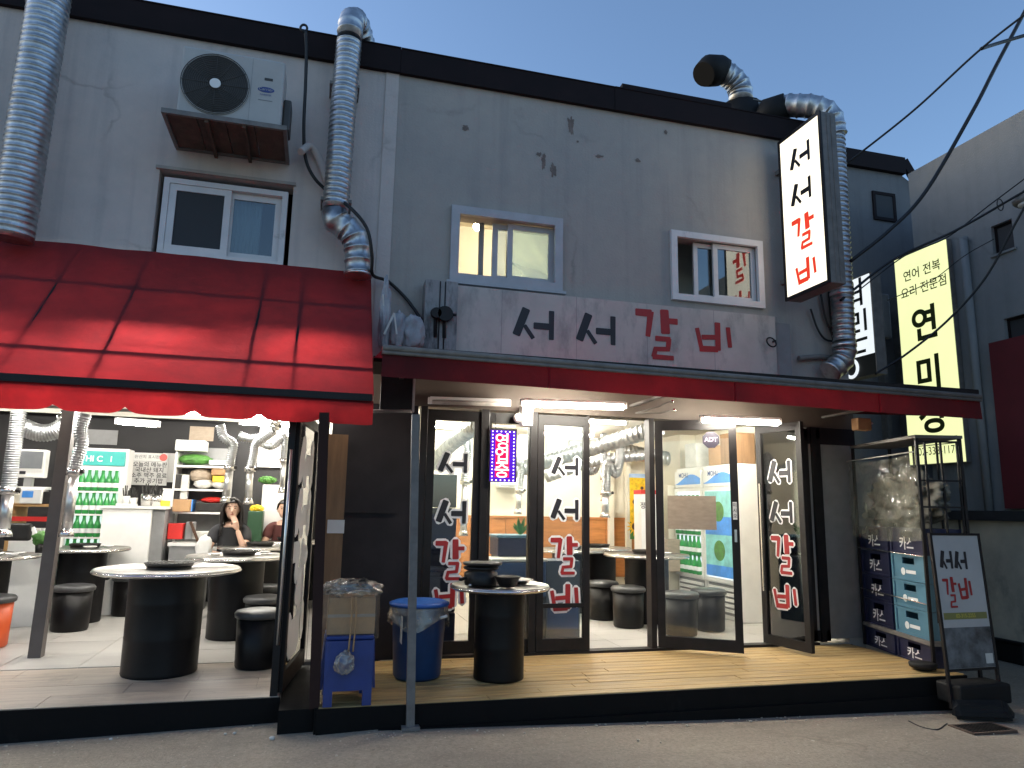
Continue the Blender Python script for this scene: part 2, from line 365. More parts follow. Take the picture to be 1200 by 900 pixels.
M['paper'] = mat('paper', (.7, .69, .66), .8, var=.05)
M['kraft'] = mat('kraft_paper', (.36, .29, .22), .85, var=.15, scale=12, stretch=(1, 1, 3))
M['blue'] = mat('blue_plastic', (.008, .03, .17), .35, var=.15)
M['binblue'] = mat('bin_blue_plastic', (.008, .045, .14), .4, var=.15)
M['lidblue'] = mat('lid_blue_plastic', (.02, .11, .40), .4, var=.1)
M['navy'] = mat('navy_crate_plastic', (.009, .012, .045), .4, var=.15)
M['sky_pl'] = mat('pale_blue_crate_plastic', (.085, .20, .28), .4, var=.1)
M['green_gl'] = mat('green_bottle_glass', (.03, .26, .06), .15, var=.15)
M['brown_gl'] = mat('brown_bottle_glass', (.10, .035, .01), .15)
M['teal'] = mat('teal_print', (.03, .36, .33), .4, var=.15)
M['skyprint'] = mat('blue_print', (.07, .28, .75), .4, var=.25, scale=5)
M['mint'] = mat('mint_print', (.25, .62, .62), .4, var=.3, scale=7)
M['skin'] = mat('skin', (.58, .36, .26), .5, var=.06)
M['hair'] = mat('dark_hair', (.013, .010, .009), .4, var=.3)
M['tee'] = mat('black_cotton', (.022, .022, .025), .85, var=.2)
M['maroon'] = mat('maroon_cotton', (.09, .025, .022), .85, var=.2)
M['concrete'] = mat('beige_concrete', (.52, .46, .36), .85, var=.2, scale=2, bump=.35, bscale=25, dirt=((.26, .24, .20), 1.5, .56, (1, 1, .6)))
M['coping'] = mat('dark_coping', (.03, .03, .034), .6, var=.25)
M['bluewall'] = layered('blue_grey_render', (.235, .245, .25), (.20, .21, .215), (.15, .16, .165), big=.4, sk=.5, crack=.35)
M['neighwall'] = layered('dark_grey_render', (.19, .19, .195), (.15, .152, .158), (.10, .10, .105), sk=.5)
M['glass'] = glassy('clear_glass')
M['tint'] = glassy('tinted_glass', (.55, .6, .6), .2)
M['wglass'] = glassy('window_glass', (.75, .8, .8), .2)
M['frost'] = glassy('frosted_glass', (.82, .92, .88), .05, .22, (.80, .88, .84), 1.2)
M['bag'] = glassy('clear_bag', (.93, .93, .90), .3, .30, (.52, .46, .38), 14, .25)
def film(name, lo, hi, col, scale=4, rough=.5, gloss=.04):
    m = bpy.data.materials.new(name); m.use_nodes = True; nt = m.node_tree; N = nt.nodes; L = nt.links; N.remove(N['Principled BSDF'])
    t = N.new('ShaderNodeBsdfTransparent'); d = N.new('ShaderNodeBsdfDiffuse'); d.inputs[0].default_value = (*col, 1); g = N.new('ShaderNodeBsdfGlossy'); g.inputs['Roughness'].default_value = .12
    tc = N.new('ShaderNodeTexCoord'); nz = N.new('ShaderNodeTexNoise'); nz.inputs['Scale'].default_value = scale; nz.inputs['Detail'].default_value = 8; nz.inputs['Distortion'].default_value = 1.2; L.new(tc.outputs['Object'], nz.inputs['Vector'])
    r = N.new('ShaderNodeMapRange'); r.inputs[1].default_value = .38; r.inputs[2].default_value = .68; r.inputs[3].default_value = lo; r.inputs[4].default_value = hi; L.new(nz.outputs['Fac'], r.inputs[0])
    a = N.new('ShaderNodeMixShader'); L.new(r.outputs[0], a.inputs[0]); L.new(t.outputs[0], a.inputs[1]); L.new(d.outputs[0], a.inputs[2])
    c = N.new('ShaderNodeMixShader'); c.inputs[0].default_value = gloss; L.new(a.outputs[0], c.inputs[1]); L.new(g.outputs[0], c.inputs[2]); L.new(c.outputs[0], N['Material Output'].inputs[0]); return m
M['sheet'] = film('plastic_sheet_film', .10, .62, (.27, .27, .22), 3.2)
M['film'] = film('thin_bag_film', .02, .16, (.5, .42, .32), 9)
M['tube'] = emit('tube_light', (1, .96, .88), 120)
M['tube_r'] = emit('warm_tube_light', (1, .95, .84), 165)
M['tube_c'] = emit('canopy_tube_light', (1, .95, .85), 46)
M['tube_out'] = emit('porch_tube_light', (1, .94, .80), 90)
M['bulb'] = emit('bulb_light', (1, .86, .62), 90)
M['blade_face'] = backlit('blade_sign_face', (1, .90, .70), .85, .12, 4, (1, 1, .5), .75)
M['yellow_face'] = backlit('yellow_sign_face', (.96, 1, .50), .50, .06, 1.5)
M['white_face'] = backlit('white_sign_face', (.9, .96, 1), .5, .08, 2)
M['oliveink'] = mat('olive_ink', (.06, .07, .01), .6)
M['led_purple'] = emit('led_purple', (.12, .02, .75), .55)
M['led_dot'] = emit('led_dot', (.75, .6, 1), 3.2)
M['led_red'] = emit('led_red_glow', (.95, .01, .10), .75)
M['led_text'] = emit('led_text', (1, .50, .42), 2.2)
M['tag_black'] = mat('sticker_black', (.02, .016, .028), .4)
M['tag_grey'] = mat('sticker_print', (.28, .24, .32), .4)
M['white_ink'] = mat('white_ink', (.8, .8, .8), .5)
M['yellow'] = mat('yellow_print', (.75, .5, .02), .5, var=.35, scale=18)
M['leaf'] = mat('leaf_green', (.06, .18, .03), .6, var=.4, scale=12)
M['brown'] = mat('dark_brown', (.07, .03, .012), .6)
M['sky_l'] = mat('print_sky', (.35, .5, .75), .5)
M['cable'] = mat('cable', (.008, .008, .009), .5)
M['tarp'] = mat('grey_tarp', (.33, .33, .35), .6, var=.3, scale=5, bump=.3, bscale=12)
M['foam'] = mat('styrofoam', (.55, .54, .5), .8, var=.15)
M['plaster_patch'] = mat('bare_plaster', (.17, .135, .12), .9, var=.3, scale=9, bump=.4)
M['olive'] = mat('olive_band', (.20, .19, .06), .6)
M['photo'] = mat('printed_photo', (.10, .105, .11), .5, var=.8, scale=7)
M['curtain'] = mat('blue_grey_curtain', (.30, .36, .40), .8, var=.15, scale=4, stretch=(5, 1, .5))
M['logo_blue'] = mat('logo_blue', (.03, .06, .22), .5)
M['redplastic'] = mat('red_plastic', (.55, .02, .015), .45)
M['greypl'] = mat('grey_plastic', (.22, .22, .22), .5)
M['floorgrey'] = mat('dark_floor_mat', (.14, .14, .14), .7)
M['steel_rim'] = mat('round_table_steel', (.40, .385, .365), .32, 1.0, var=.30, scale=7)

# ------------------------------------------------------------------ lettering
STROKES = {   # brush strokes: (x0, y0, x1, y1, width0, width1) in a 100 x 100 box, y up
 'seo': [(34, 97, 12, 14, 25, 24), (30, 46, 50, 8, 12, 13), (50, 47, 90, 47, 20, 20), (90, 96, 90, 8, 17, 15)],
 'gal': [(6, 90, 40, 90, 14, 15), (38, 94, 31, 44, 13, 10), (66, 100, 68, 52, 18, 19), (68, 78, 94, 78, 11, 12), (46, 42, 78, 42, 10, 10), (75, 44, 72, 22, 10, 10), (76, 23, 43, 21, 9, 9), (47, 24, 42, 5, 9, 10), (40, 6, 84, 6, 10, 9)],
 'bi':  [(11, 78, 22, 12, 14, 14), (16, 16, 62, 18, 18, 18), (62, 100, 62, 14, 19, 18), (22, 51, 58, 54, 15, 15), (88, 88, 92, 26, 15, 14)],
}
def strokes(mb, key, o, ux, uz, w, h, nrm, grow=0., lift=0., step=.00025, thick=.0012, mi=0):
    """one brush syllable on a plane: o = lower left corner, ux/uz = directions, nrm = outward"""
    o, ux, uz, nrm = Vector(o), Vector(ux).normalized(), Vector(uz).normalized(), Vector(nrm).normalized()
    for k, (x0, y0, x1, y1, w0, w1) in enumerate(STROKES[key]):
        a, b = Vector((x0/100*w, y0/100*h)), Vector((x1/100*w, y1/100*h)); d = (b-a).normalized(); n = Vector((-d.y, d.x))
        s = min(w, h)/100; g = grow
        a = a-d*g; b = b+d*g; r0, r1 = w0*s/2+g, w1*s/2+g
        c = min(r0, r1)*(.75 if g else .22)
        loop = [a+n*(r0-c), a+n*r0+d*c, b+n*r1-d*c, b+n*(r1-c), b-n*(r1-c), b-n*r1-d*c, a-n*r0+d*c, a-n*(r0-c)]
        pts = [o+ux*q.x+uz*q.y+nrm*(lift+k*step) for q in loop]
        mb.extrude_poly(pts, nrm*thick, mi)
def brush_word(keys, cells, ux, uz, nrm, parent, inks, outline=None, grow=.012, name='letter'):
    for key, (o, w, h), ink in zip(keys, cells, inks):
        mb = MB()
        if outline: strokes(mb, key, o, ux, uz, w, h, nrm, grow, .0005, .00002, .0006, 1)
        strokes(mb, key, o, ux, uz, w, h, nrm, 0, .004 if outline else .002)
        mb.build(name, [ink, outline] if outline else ink, parent)
def text(body, size, o, ux, uz, m, parent, name='lettering', bold=0., lift=.002, align='CENTER', sx=1., spacing=1.):
    cu = bpy.data.curves.new('tmp', 'FONT'); cu.body = body; cu.size = size; cu.align_x = align; cu.align_y = 'CENTER'; cu.offset = bold*size
    cu.space_character = spacing
    to = bpy.data.objects.new('tmp', cu); COL.objects.link(to); bpy.context.view_layer.update()
    me = bpy.data.meshes.new_from_object(to.evaluated_get(bpy.context.evaluated_depsgraph_get()))
    bpy.data.objects.remove(to); bpy.data.curves.remove(cu)
    ux, uz = Vector(ux).normalized(), Vector(uz).normalized(); n = ux.cross(uz)
    off = wloc(parent) if parent else Vector((0, 0, 0))
    for v in me.vertices: v.co = Vector(o)+ux*v.co.x*sx+uz*v.co.y+n*lift-off
    me.name = name; me.materials.clear(); me.materials.append(m)
    ob = bpy.data.objects.new(name, me); COL.objects.link(ob); ob.parent = parent
    return ob
EX, EY, EZ = V(1, 0, 0), V(0, 1, 0), V(0, 0, 1)
# ================================================================== SETTING AND BUILDING
W = 6.70            # plane of the facade
def ground_z(x, y=5):
    if x < .5: z = -.155-.022*min(.5-x, 4)
    elif x < 6: z = -.155-.025*(x-.5)
    else: z = -.2925
    return z
def gsheet():
    mb = MB(); xs = [-150, -40, -12, -6, -4, -3, -2, -1, 0, .5, 1, 2, 3, 4, 5, 6, 7, 9, 14, 40, 150]; ys = [-150, -40, -10, -3, 0, 2, 3, 3.5, 4, 4.5, 5, 5.5, 6, 7, 8, 12, 40, 150]
    g = [[mb.bm.verts.new((x, y, ground_z(x)+(.012*noise.noise(Vector((x*.9, y*.9, 0))) if abs(x) < 10 and abs(y) < 10 else 0))) for x in xs] for y in ys]
    for j in range(len(ys)-1):
        for i in range(len(xs)-1): mb.bm.faces.new((g[j][i], g[j][i+1], g[j+1][i+1], g[j+1][i])).smooth = True
    return mb
gsheet().build('street', M['asphalt'], kind='structure')

bld = thing('restaurant_building', 'long two storey grey plastered restaurant building with dark roof edge and lit shop fronts', 'building', (2.5, W, 0))

def wall_holes(mb, x0, x1, z0, z1, y, depth, holes):
    """outer face at y with openings and their reveals"""
    xs = sorted({x0, x1, *[h[0] for h in holes], *[h[1] for h in holes]}); zs = sorted({z0, z1, *[h[2] for h in holes], *[h[3] for h in holes]})
    xs = [x for x in xs if x0 <= x <= x1]; zs = [z for z in zs if z0 <= z <= z1]
    for a, b in zip(xs, xs[1:]):
        for c, d in zip(zs, zs[1:]):
            if any(h[0] <= a and b <= h[1] and h[2] <= c and d <= h[3] for h in holes): continue
            mb.poly([(a, y, c), (b, y, c), (b, y, d), (a, y, d)]); mb.poly([(a, y+depth, c), (b, y+depth, c), (b, y+depth, d), (a, y+depth, d)])
    for a, b, c, d in holes:
        mb.poly([(a, y, c), (a, y+depth, c), (b, y+depth, c), (b, y, c)]); mb.poly([(a, y, d), (a, y+depth, d), (b, y+depth, d), (b, y, d)])
        mb.poly([(a, y, c), (a, y+depth, c), (a, y+depth, d), (a, y, d)]); mb.poly([(b, y, c), (b, y+depth, c), (b, y+depth, d), (b, y, d)])
    return mb

wl0, wl1 = at(191, 205, W), at(332, 310, W)
WL = (wl0.x-.03, wl1.x+.04, wl1.z-.05, wl0.z+.05)
wm0, wm1 = at(530, 243, W), at(656.5, 342, W)
WM = (wm0.x+.06, wm1.x-.06, wm1.z+.06, wm0.z-.06)
wr0, wr1 = at(785, 271, W), at(894, 362, W)
WR = (wr0.x+.05, wr1.x-.05, wr1.z+.05, wr0.z-.05)
XL, XR, XS = -6.0, 5.78, .47
ZT = 5.75
wall_holes(MB(), XL, XS, 2.62, ZT, W, .2, [WL]).build('wall', M['wall_l'], bld, label='paler plaster wall of the left part')
mb = wall_holes(MB(), XS, XR, 2.62, ZT, W, .2, [WM, WR]); mb.build('wall', M['wall_r'], bld, label='darker grey plaster wall of the right part')
MB().box((XS-.055, W-.012, 2.62), (XS+.075, W-.001, ZT)).build('wall_joint', M['wall_l'], bld)
MB().box((XR-.2, W+.002, -.3), (XR-.001, 11, ZT)).build('side_wall', M['wall_r'], bld)
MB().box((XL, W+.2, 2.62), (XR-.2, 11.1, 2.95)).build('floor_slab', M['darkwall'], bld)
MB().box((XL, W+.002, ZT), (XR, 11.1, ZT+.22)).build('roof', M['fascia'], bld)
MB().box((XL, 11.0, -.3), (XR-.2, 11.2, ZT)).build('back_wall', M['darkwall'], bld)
MB().box((XL-.2, W+.002, -.3), (XL, 11.2, ZT)).build('side_wall', M['wall_l'], bld)
# fascia: sheet boards with a drip edge, butted in lengths
FT, FB = at(600, 79.5, W-.05).z, at(600, 107.5, W-.05).z
fx = [XL, -2.6, .55, 2.9, 4.35, XR]
for i, (a, b) in enumerate(zip(fx, fx[1:])):
    o = .004*(i % 2)
    mb = MB().box((a+.0015, W-.05-o, FB), (b-.0015, W-.001, FT-.012)).box((a+.0015, W-.058-o, FT-.0115), (b-.0015, W+.3, FT))
    mb.build('fascia_board', M['fascia'], bld)
MB().box((at(727, 100, W).x, W-.054, FT+.001), (at(854, 124, W).x, W+.2, FT+.055)).build('roof_flashing', M['fascia'], bld)
# bare patches where paint fell off
def patch(c, w, h, seed):
    r = random.Random(seed); pts = []
    for k in range(44):
        a = 2*pi*k/44; q = .75+.55*noise.noise(Vector((cos(a)*1.6, sin(a)*1.6, seed*3.1)))+.35*noise.noise(Vector((cos(a)*6, sin(a)*6, seed)))+.1*r.random()
        pts.append((c.x+w*q*cos(a), W-.003-.0005*seed, c.z+h*q*sin(a)))
    return MB().extrude_poly(pts, (0, .002, 0))
for i, (px, py, w, h) in enumerate([(669, 146, .045, .11), (637, 188, .03, .09), (648, 200, .035, .1), (632, 181, .03, .03), (702, 183, .05, .022), (747, 188, .04, .02), (545, 150, .04, .03), (780, 155, .02, .03), (677, 166, .015, .015)]):
    patch(at(px, py, W), w, h, i+1).build('bare_patch', M['plaster_patch'], bld)

def frame(mb, x0, x1, z0, z1, y0, y1, t, mi=0):
    mb.box((x0, y0, z0), (x0+t, y1, z1), mi); mb.box((x1-t, y0, z0), (x1, y1, z1), mi)
    mb.box((x0+t, y0, z0), (x1-t, y1, z0+t), mi); mb.box((x0+t, y0, z1-t), (x1-t, y1, z1), mi); return mb
def sash(win, x0, x1, z0, z1, y, pane, fm, t=.055):
    frame(MB(), x0, x1, z0, z1, y, y+.03, t).build('sash', fm, win)
    MB().box((x0+t, y+.012, z0+t), (x1-t, y+.016, z1-t)).build('pane', pane, win)
# left window: recessed in its opening, dark gaps round the frame, insect screen left, curtain right
x0, x1, z0, z1 = WL
mb = frame(MB(), x0+.04, x1-.045, z0+.03, z1-.055, W+.02, W+.12, .05)
win = mb.build('window', M['white_pvc'], bld, label='white sliding window with insect screen and pale curtain, above the red canopy')
xm = at(264, 260, W).x
sash(win, x0+.092, xm+.03, z0+.082, z1-.107, W+.03, M['screen'], M['white_pvc'], .06)
sash(win, xm-.01, x1-.097, z0+.082, z1-.107, W+.075, M['wglass'], M['white_pvc'], .06)
MB().box((x0-.03, W-.03, z1+.001), (x1+.02, W+.02, z1+.03)).build('window_hood', M['wall_r'], bld)
mb = MB()
for k in range(14):
    xa = xm+.05+(x1-xm-.2)*k/14*.62; mb.tube([(xa, W+.17+.012*(k % 2), z0+.1), (xa+.01, W+.17+.012*((k+1) % 2), z1-.1)], .025, 6)
mb.build('curtain', M['curtain'], win)
# middle window: proud white frame, open left, lit room behind
x0, x1, z0, z1 = WM
mb = frame(MB(), x0-.07, x1+.07, z0-.07, z1+.07, W-.05, W-.002, .085)
mb.box((x0-.1, W-.075, z0-.1), (x1+.1, W-.003, z0-.072))
win = mb.build('window', M['pale_paint'], bld, label='lit white sliding window, open on its left side')
xm = at(598, 300, W).x
sash(win, xm-.02, x1+.0, z0+.02, z1-.02, W+.045, M['frost'], M['pale_paint'], .055)
sash(win, xm-.17, xm-.02+.06, z0+.02, z1-.02, W+.085, M['wglass'], M['pale_paint'], .055)
for k, px in enumerate((563.5, 580)):
    xx = at(px, 300, W+.17).x; MB().box((xx-.025, W+.16, z0+.0), (xx+.025, W+.19, z1)).build('window_bar', M['greypl'], win)
# right window: open left, inner sash, reflecting pane right
x0, x1, z0, z1 = WR
mb = frame(MB(), x0-.055, x1+.055, z0-.055, z1+.055, W-.045, W-.002, .07)
win = mb.build('window', M['white_pvc'], bld, label='white sliding window, half open and dark inside')
xm = at(841, 320, W).x
sash(win, xm-.03, x1-.005, z0+.015, z1-.015, W+.03, M['wglass'], M['white_pvc'], .055)
sash(win, xm-.25, xm+.05, z0+.015, z1-.015, W+.075, M['wglass'], M['white_pvc'], .05)
# rooms behind the windows
def room(x0, x1, z0, z1, y0, y1, m, name='upstairs_room'):
    mb = MB()
    mb.box((x0-.05, y0, z0), (x0, y1, z1)); mb.box((x1, y0, z0), (x1+.05, y1, z1)); mb.box((x0, y1, z0), (x1, y1+.05, z1))
    mb.box((x0, y0, z0-.05), (x1, y1, z0)); mb.box((x0, y0, z1), (x1, y1, z1+.05)); return mb.build(name, m, bld)
room(.7, 3.1, 3.05, 5.1, W+.201, 9, M['cream'])
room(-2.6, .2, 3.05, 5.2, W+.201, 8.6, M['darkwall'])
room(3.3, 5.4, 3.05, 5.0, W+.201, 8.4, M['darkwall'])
MB().box((1.25, 8.5, 3.06), (1.9, 8.98, 4.05)).box((1.24, 8.49, 3.55), (1.91, 8.5, 3.57)).build('cupboard', M['wood'], bld)
MB().box((3.9, 7.6, 3.3), (5.2, 7.62, 4.9)).build('curtain', M['paper'], bld)
b_ = thing('ceiling_lamp', 'small bright ceiling lamp seen through the lit upstairs window', 'lamp', at(559, 266, 7.5))
c = b_.location
MB().ball(c, .045, sub=2).build('bulb', M['bulb'], b_)
MB().lathe(c+V(0, 0, .03), [(.02, 0), (.03, .02), (.03, .1)], 10).build('lamp_holder', M['white'], b_)
MB().tube([c+V(0, 0, .12), (c.x, c.y, 5.09)], .006, 6).build('cord', M['cable'], b_)
tg = thing('room_fill_light', 'round fill light added out of view to brighten the lit upstairs room', 'lamp', (2.2, 8.0, 5.05))  # added unseen light, carries the bulb's glow through the upstairs room
MB().lathe((2.2, 8.0, 4.99), [(.12, 0), (.16, .02), (.16, .1)], 16).build('fill_disc', emit('room_glow', (1, .93, .74), 38), tg)

# ------------------------------------------------------------------ ground floor shell
def fl(mb, *a): return mb
MB().box((XL, W+.1, -.3), (.1, 11, -.012)).build('floor_base', M['grout'], bld)
MB().box((.62, W-.04, -.3), (XR-.201, 11, -.012)).build('floor_base', M['grout'], bld)
meshes = {}
def tiles(name, m, x0, x1, y0, y1, tx, ty, gap, parent, z=0., th=.011, off=0):
    ny = int(round((y1-y0)/ty)); src = None
    me = None
    for j in range(ny):
        xa = x0-(off*tx if j % 2 else 0)
        while xa < x1-1e-4:
            a, b = max(xa, x0), min(xa+tx, x1); ya = y0+j*ty
            if b-a > .04:
                full = abs((b-a)-tx) < 1e-4
                mb = MB().box((a+gap/2, ya+gap/2, z-th), (b-gap/2, min(ya+ty, y1)-gap/2, z+rnd.uniform(-.0012, .0012)))
                mb.build(name, m, parent)
            xa += tx
tiles('floor_tile', M['floor'], -4.2, .08, W+.12, 10.9, .6, .6, .005, bld)
tiles('floor_tile', M['floor'], .63, XR-.21, W-.03, 10.9, .6, .6, .005, bld)
# left terrace
ter = thing('terrace', 'low tiled terrace with a black edge in front of the left dining room', 'terrace', (-2, 6.1, -.3))
MB().box((-6, 5.60, -.32), (-.16, W+.1, -.012)).build('base', M['grout'], ter)
MB().box((-.159, 5.30, -.34), (.074, W-.02, -.02)).build('end_block', M['skirt'], ter)
tiles('tile', M['tile'], -4.4, -.17, 5.59, W+.1, .9, .3025, .004, ter, off=.5)
MB().box((-6, 5.572, -.34), (-.161, 5.589, -.004)).build('skirt', M['skirt'], ter)
# right deck: boards
dk = thing('wooden_deck', 'weathered wooden deck with a black front board running below the shop doors', 'deck', (2.7, 5.9, -.3))
MB().box((.12, 5.26, -.34), (5.5, W-.045, -.035)).build('base', M['rubber'], dk)
yb = 5.235; k = 0
while yb < W-.06:
    cuts = [.1, 1.2+rnd.uniform(0, 1.4), 3.3+rnd.uniform(0, 1.2), 5.52]
    for a, b in zip(cuts, cuts[1:]):
        y1 = min(yb+.108, W-.045)
        MB().bbox((a+.002, yb+.002, -.03), (b-.002, y1-.002, rnd.uniform(-.002, .001)), .003, seg=1).build('plank', M['deckwood'], dk)
    yb += .112; k += 1
MB().box((.09, 5.215, -.34), (5.52, 5.232, -.006)).build('skirt', M['skirt'], dk)
MB().box((.075, 5.232, -.34), (.098, W-.05, -.006)).build('skirt', M['skirt'], dk)
MB().box((.5, 5.19, -.34), (5.55, 5.214, -.15)).build('lower_skirt', M['skirt'], dk)

# interior: left room
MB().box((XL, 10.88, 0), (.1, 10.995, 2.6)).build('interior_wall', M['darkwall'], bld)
MB().box((.12, W+.01, 0), (.6, 10.99, 2.6)).build('partition_wall', M['cream'], bld)
MB().box((XL, W+.22, 2.5), (.119, 10.87, 2.6)).build('ceiling', M['ceil_d'], bld)
for y in (7.6, 8.5, 9.4, 10.3): MB().box((-5.5, y-.03, 2.44), (.1, y+.03, 2.499)).build('ceiling_beam', M['ceil_w'], bld)
# interior: right room
mb = MB().box((.62, 10.8, .0), (XR-.201, 10.99, .30))
mb.build('interior_wall', M['cream'], bld)
MB().box((.62, 10.8, 1.2), (XR-.201, 10.99, 2.6)).build('interior_wall', M['cream'], bld)
for k in range(9):
    xa = .63+k*.55; MB().box((xa+.003, 10.77, .3), (min(xa+.547, XR-.21), 10.99, 1.19)).build('wainscot_panel', M['wains'], bld)
MB().box((.62, 10.75, 1.192), (XR-.201, 10.799, 1.225)).build('wainscot_rail', M['wains'], bld)
MB().box((5.3, 9.8, 0), (XR-.202, 10.74, 2.6)).build('interior_wall', M['cream'], bld)
MB().box((XR-.22, W+.2, 0), (XR-.201, 9.79, 2.6)).build('interior_wall', M['cream'], bld)
MB().box((.62, W+.22, 2.5), (XR-.222, 10.74, 2.6)).build('ceiling', M['ceil_w'], bld)
for x in (4.55, 4.85): MB().box((x-.04, 10.68, .3), (x+.04, 10.76, 2.5)).build('wall_batten', M['cream'], bld)

# shop front: wall above the doors
HZ = 2.285
MB().box((.1, W-.03, HZ), (XR-.001, W+.19, 2.62)).build('door_header', M['header'], bld)
MB().box((XL, W+.02, 2.46), (.1, W+.18, 2.62)).build('shutter_box', M['black'], bld)
MB().box((.1, W-.02, -.0), (.88, W+.0, HZ-.001)).build('blank_panel', M['blackwall'], bld)
MB().box((.16, W-.04, 1.28), (.72, W-.021, 1.33)).build('panel_rail', M['blackwall'], bld)
MB().box((5.16, W-.02, .05), (XR-.0, W+.12, 2.1)).build('grey_panel', M['greypl'], bld)
MB().box((5.16, W-.03, 2.102), (XR-.0, W+.12, HZ-.001)).build('blank_panel', M['blackwall'], bld)
# door track and sills
MB().box((.88, W-.06, -.004), (5.16, W+.06, .022)).build('sill', M['black'], bld)
def post(px0, px1, y0=W-.05, y1=W+.06):
    a, b = at(px0, 600, W-.05).x, at(px1, 600, W-.05).x
    MB().box((a, y0, .023), (b, y1, HZ-.001)).build('door_post', M['black'], bld)
    return a, b
post(489, 497); post(690, 693, W+.0, W+.06)
post(762, 768); post(562, 571); post(621, 629)
a5 = at(952, 600, W).x; MB().box((a5, W-.05, .023), (a5+.06, W+.06, HZ-.001)).build('door_post', M['black'], bld)

def leaf(xa, xb, y=W, hinge=None, ang=0., th=.045, stile=.06, rail=(.11, .10), z0=.03, z1=2.262, pane='glass', label=None, lower=None):
    """glazed door leaf; hinge 'l' keeps xa on the track and swings xb outwards by ang"""
    R_ = Matrix.Rotation(-ang, 3, 'Z') if hinge == 'l' else Matrix.Identity(3)
    H = V(xa, y, 0)
    def T(mb):
        for v in mb.bm.verts: v.co = H+R_@(v.co-H)
        return mb
    mb = MB()
    mb.box((xa, y-th/2, z0), (xa+stile, y+th/2, z1)); mb.box((xb-stile, y-th/2, z0), (xb, y+th/2, z1))
    mb.box((xa+stile, y-th/2, z0), (xb-stile, y+th/2, z0+rail[0])); mb.box((xa+stile, y-th/2, z1-rail[1]), (xb-stile, y+th/2, z1))
    if lower: mb.box((xa+stile, y-th/2+.002, lower), (xb-stile, y+th/2-.002, lower+.04))
    kw = {'label': label} if label else {}
    d = T(mb).build('glass_door', M['black'], bld, **kw)
    T(MB().box((xa+stile, y-.004, z0+rail[0]), (xb-stile, y+.004, z1-rail[1]))).build('pane', M[pane], d)
    ux = R_@EX; n = R_@V(0, -1, 0)
    def P(x, z, dy=-.006): return H+R_@V(x-xa, dy, z)
    return d, P, ux, n
INK4 = [M['ink'], M['ink'], M['redink'], M['redink']]
INKW = lambda: None
def letters_on(d, P, ux, n, xa, xb, zs, hs, outline, inks=INK4, grow=.021):
    for key, z, h, ink in zip(('seo', 'seo', 'gal', 'bi'), zs, hs, inks):
        mb = MB(); w = xb-xa
        strokes(mb, key, P(xa, z), ux, EZ, w, h, n, grow, .0004, .00003, .0006, 1)
        strokes(mb, key, P(xa, z), ux, EZ, w, h, n, 0, .003)
        mb.build('letter', [ink, outline], d)
def zpx(x, y, Y=W): return at(x, y, Y).z
# leaf 1
xa, xb = at(497, 600, W).x, at(562, 600, W).x
d1, P, ux, n = leaf(xa, xb, stile=.075, label='left glazed door leaf with the lettering, closed')
lx0, lx1 = at(511, 550, W).x, at(549, 550, W).x
zs = [zpx(530, 556), zpx(530, 616), zpx(530, 681), zpx(530, 716)]
letters_on(d1, P, ux, n, lx0, lx1, zs, [.21, .24, .38, .25], M['white_ink'])
# leaf 2: plain
xa, xb = at(571, 600, W).x, at(621, 600, W).x
d2, P2, ux2, n2 = leaf(xa, xb, stile=.02, label='plain glazed leaf behind the lit LED board')
# leaf 3
xa, xb = at(629, 600, W-.03).x, at(690, 600, W-.03).x
d3, P3, ux3, n3 = leaf(xa, xb, y=W-.03, stile=.065, lower=.42, label='middle glazed door leaf with the lettering, closed')
lx0, lx1 = at(643, 600, W-.03).x, at(679, 600, W-.03).x
letters_on(d3, P3, ux3, n3, lx0, lx1, [zpx(660, 559), zpx(660, 611), zpx(660, 674), zpx(660, 718)], [.2, .22, .37, .27], M['white_ink'])
# leaf 4: open, paper and sticker
xa = at(769, 600, W-.03).x
d4, P4, ux4, n4 = leaf(xa, xa+.80, y=W-.03, hinge="l", ang=radians(32), stile=.075, label='glazed door leaf pushed ajar with a paper notice and octagonal sticker')
xs = xa+.075; wpx = .65/68  # metres per photo pixel across the pane
mb = MB(); q = P4(xa+.115, 1.17, -.008)
mb.obox(q+ux4*.235+EZ*.165, ux4, n4, EZ, .235, .0012, .165); ppn = mb.build('paper_notice', M['kraft'], d4)
mb = MB(); c = P4(xa+.555, 2.06, -.008)
mb.extrude_poly([c+ux4*(.088*cos(pi/8+k*pi/4))+EZ*(.088*sin(pi/8+k*pi/4)) for k in range(8)], n4*.002); mb.build('sticker', M['tag_black'], d4)
text('ADT', .062, c+n4*.003, ux4, EZ, M['tag_grey'], d4, bold=.03)
mb = MB(); c = P4(xa+.762, 1.36, -.026); mb.obox(c, ux4, n4, EZ, .02, .002, .085); mb.build('push_plate', M['white'], d4)
for k, ch in enumerate('미시오'): text(ch, .042, c+n4*.003+EZ*(.052-.052*k), ux4, EZ, M['ink'], d4, bold=.01)
mb = MB(); c = P4(xa+.762, 1.12, -.03); mb.obox(c, ux4, n4, EZ, .012, .012, .06); mb.build('handle', M['steel'], d4)
# leaf 5: folded wide open
xh = at(893, 600, W-.02).x
d5, P5, ux5, n5 = leaf(xh, xh+.62, y=W+.02, hinge='l', ang=radians(80), stile=.07, pane="tint", rail=(.09, .08), label='glazed door leaf folded wide open with the lettering')
letters_on(d5, P5, ux5, n5, xh+.13, xh+.47, [1.63, 1.23, .73, .38], [.26, .24, .40, .26], M['white_ink'], [M['ink'], M['ink'], M['redink'], M['redink']], .017)
MB().obox(P5(xh+.06, 1.1, -.045), ux5, n5, EZ, .008, .008, .55).build('handle', M['steel'], d5)
# leaf 6: folded behind it, blind
leaf(at(957, 600, W).x, 5.16, y=W-.01, stile=.07, pane='tint', label='narrow dark glazed leaf, closed, next to the grey panel')
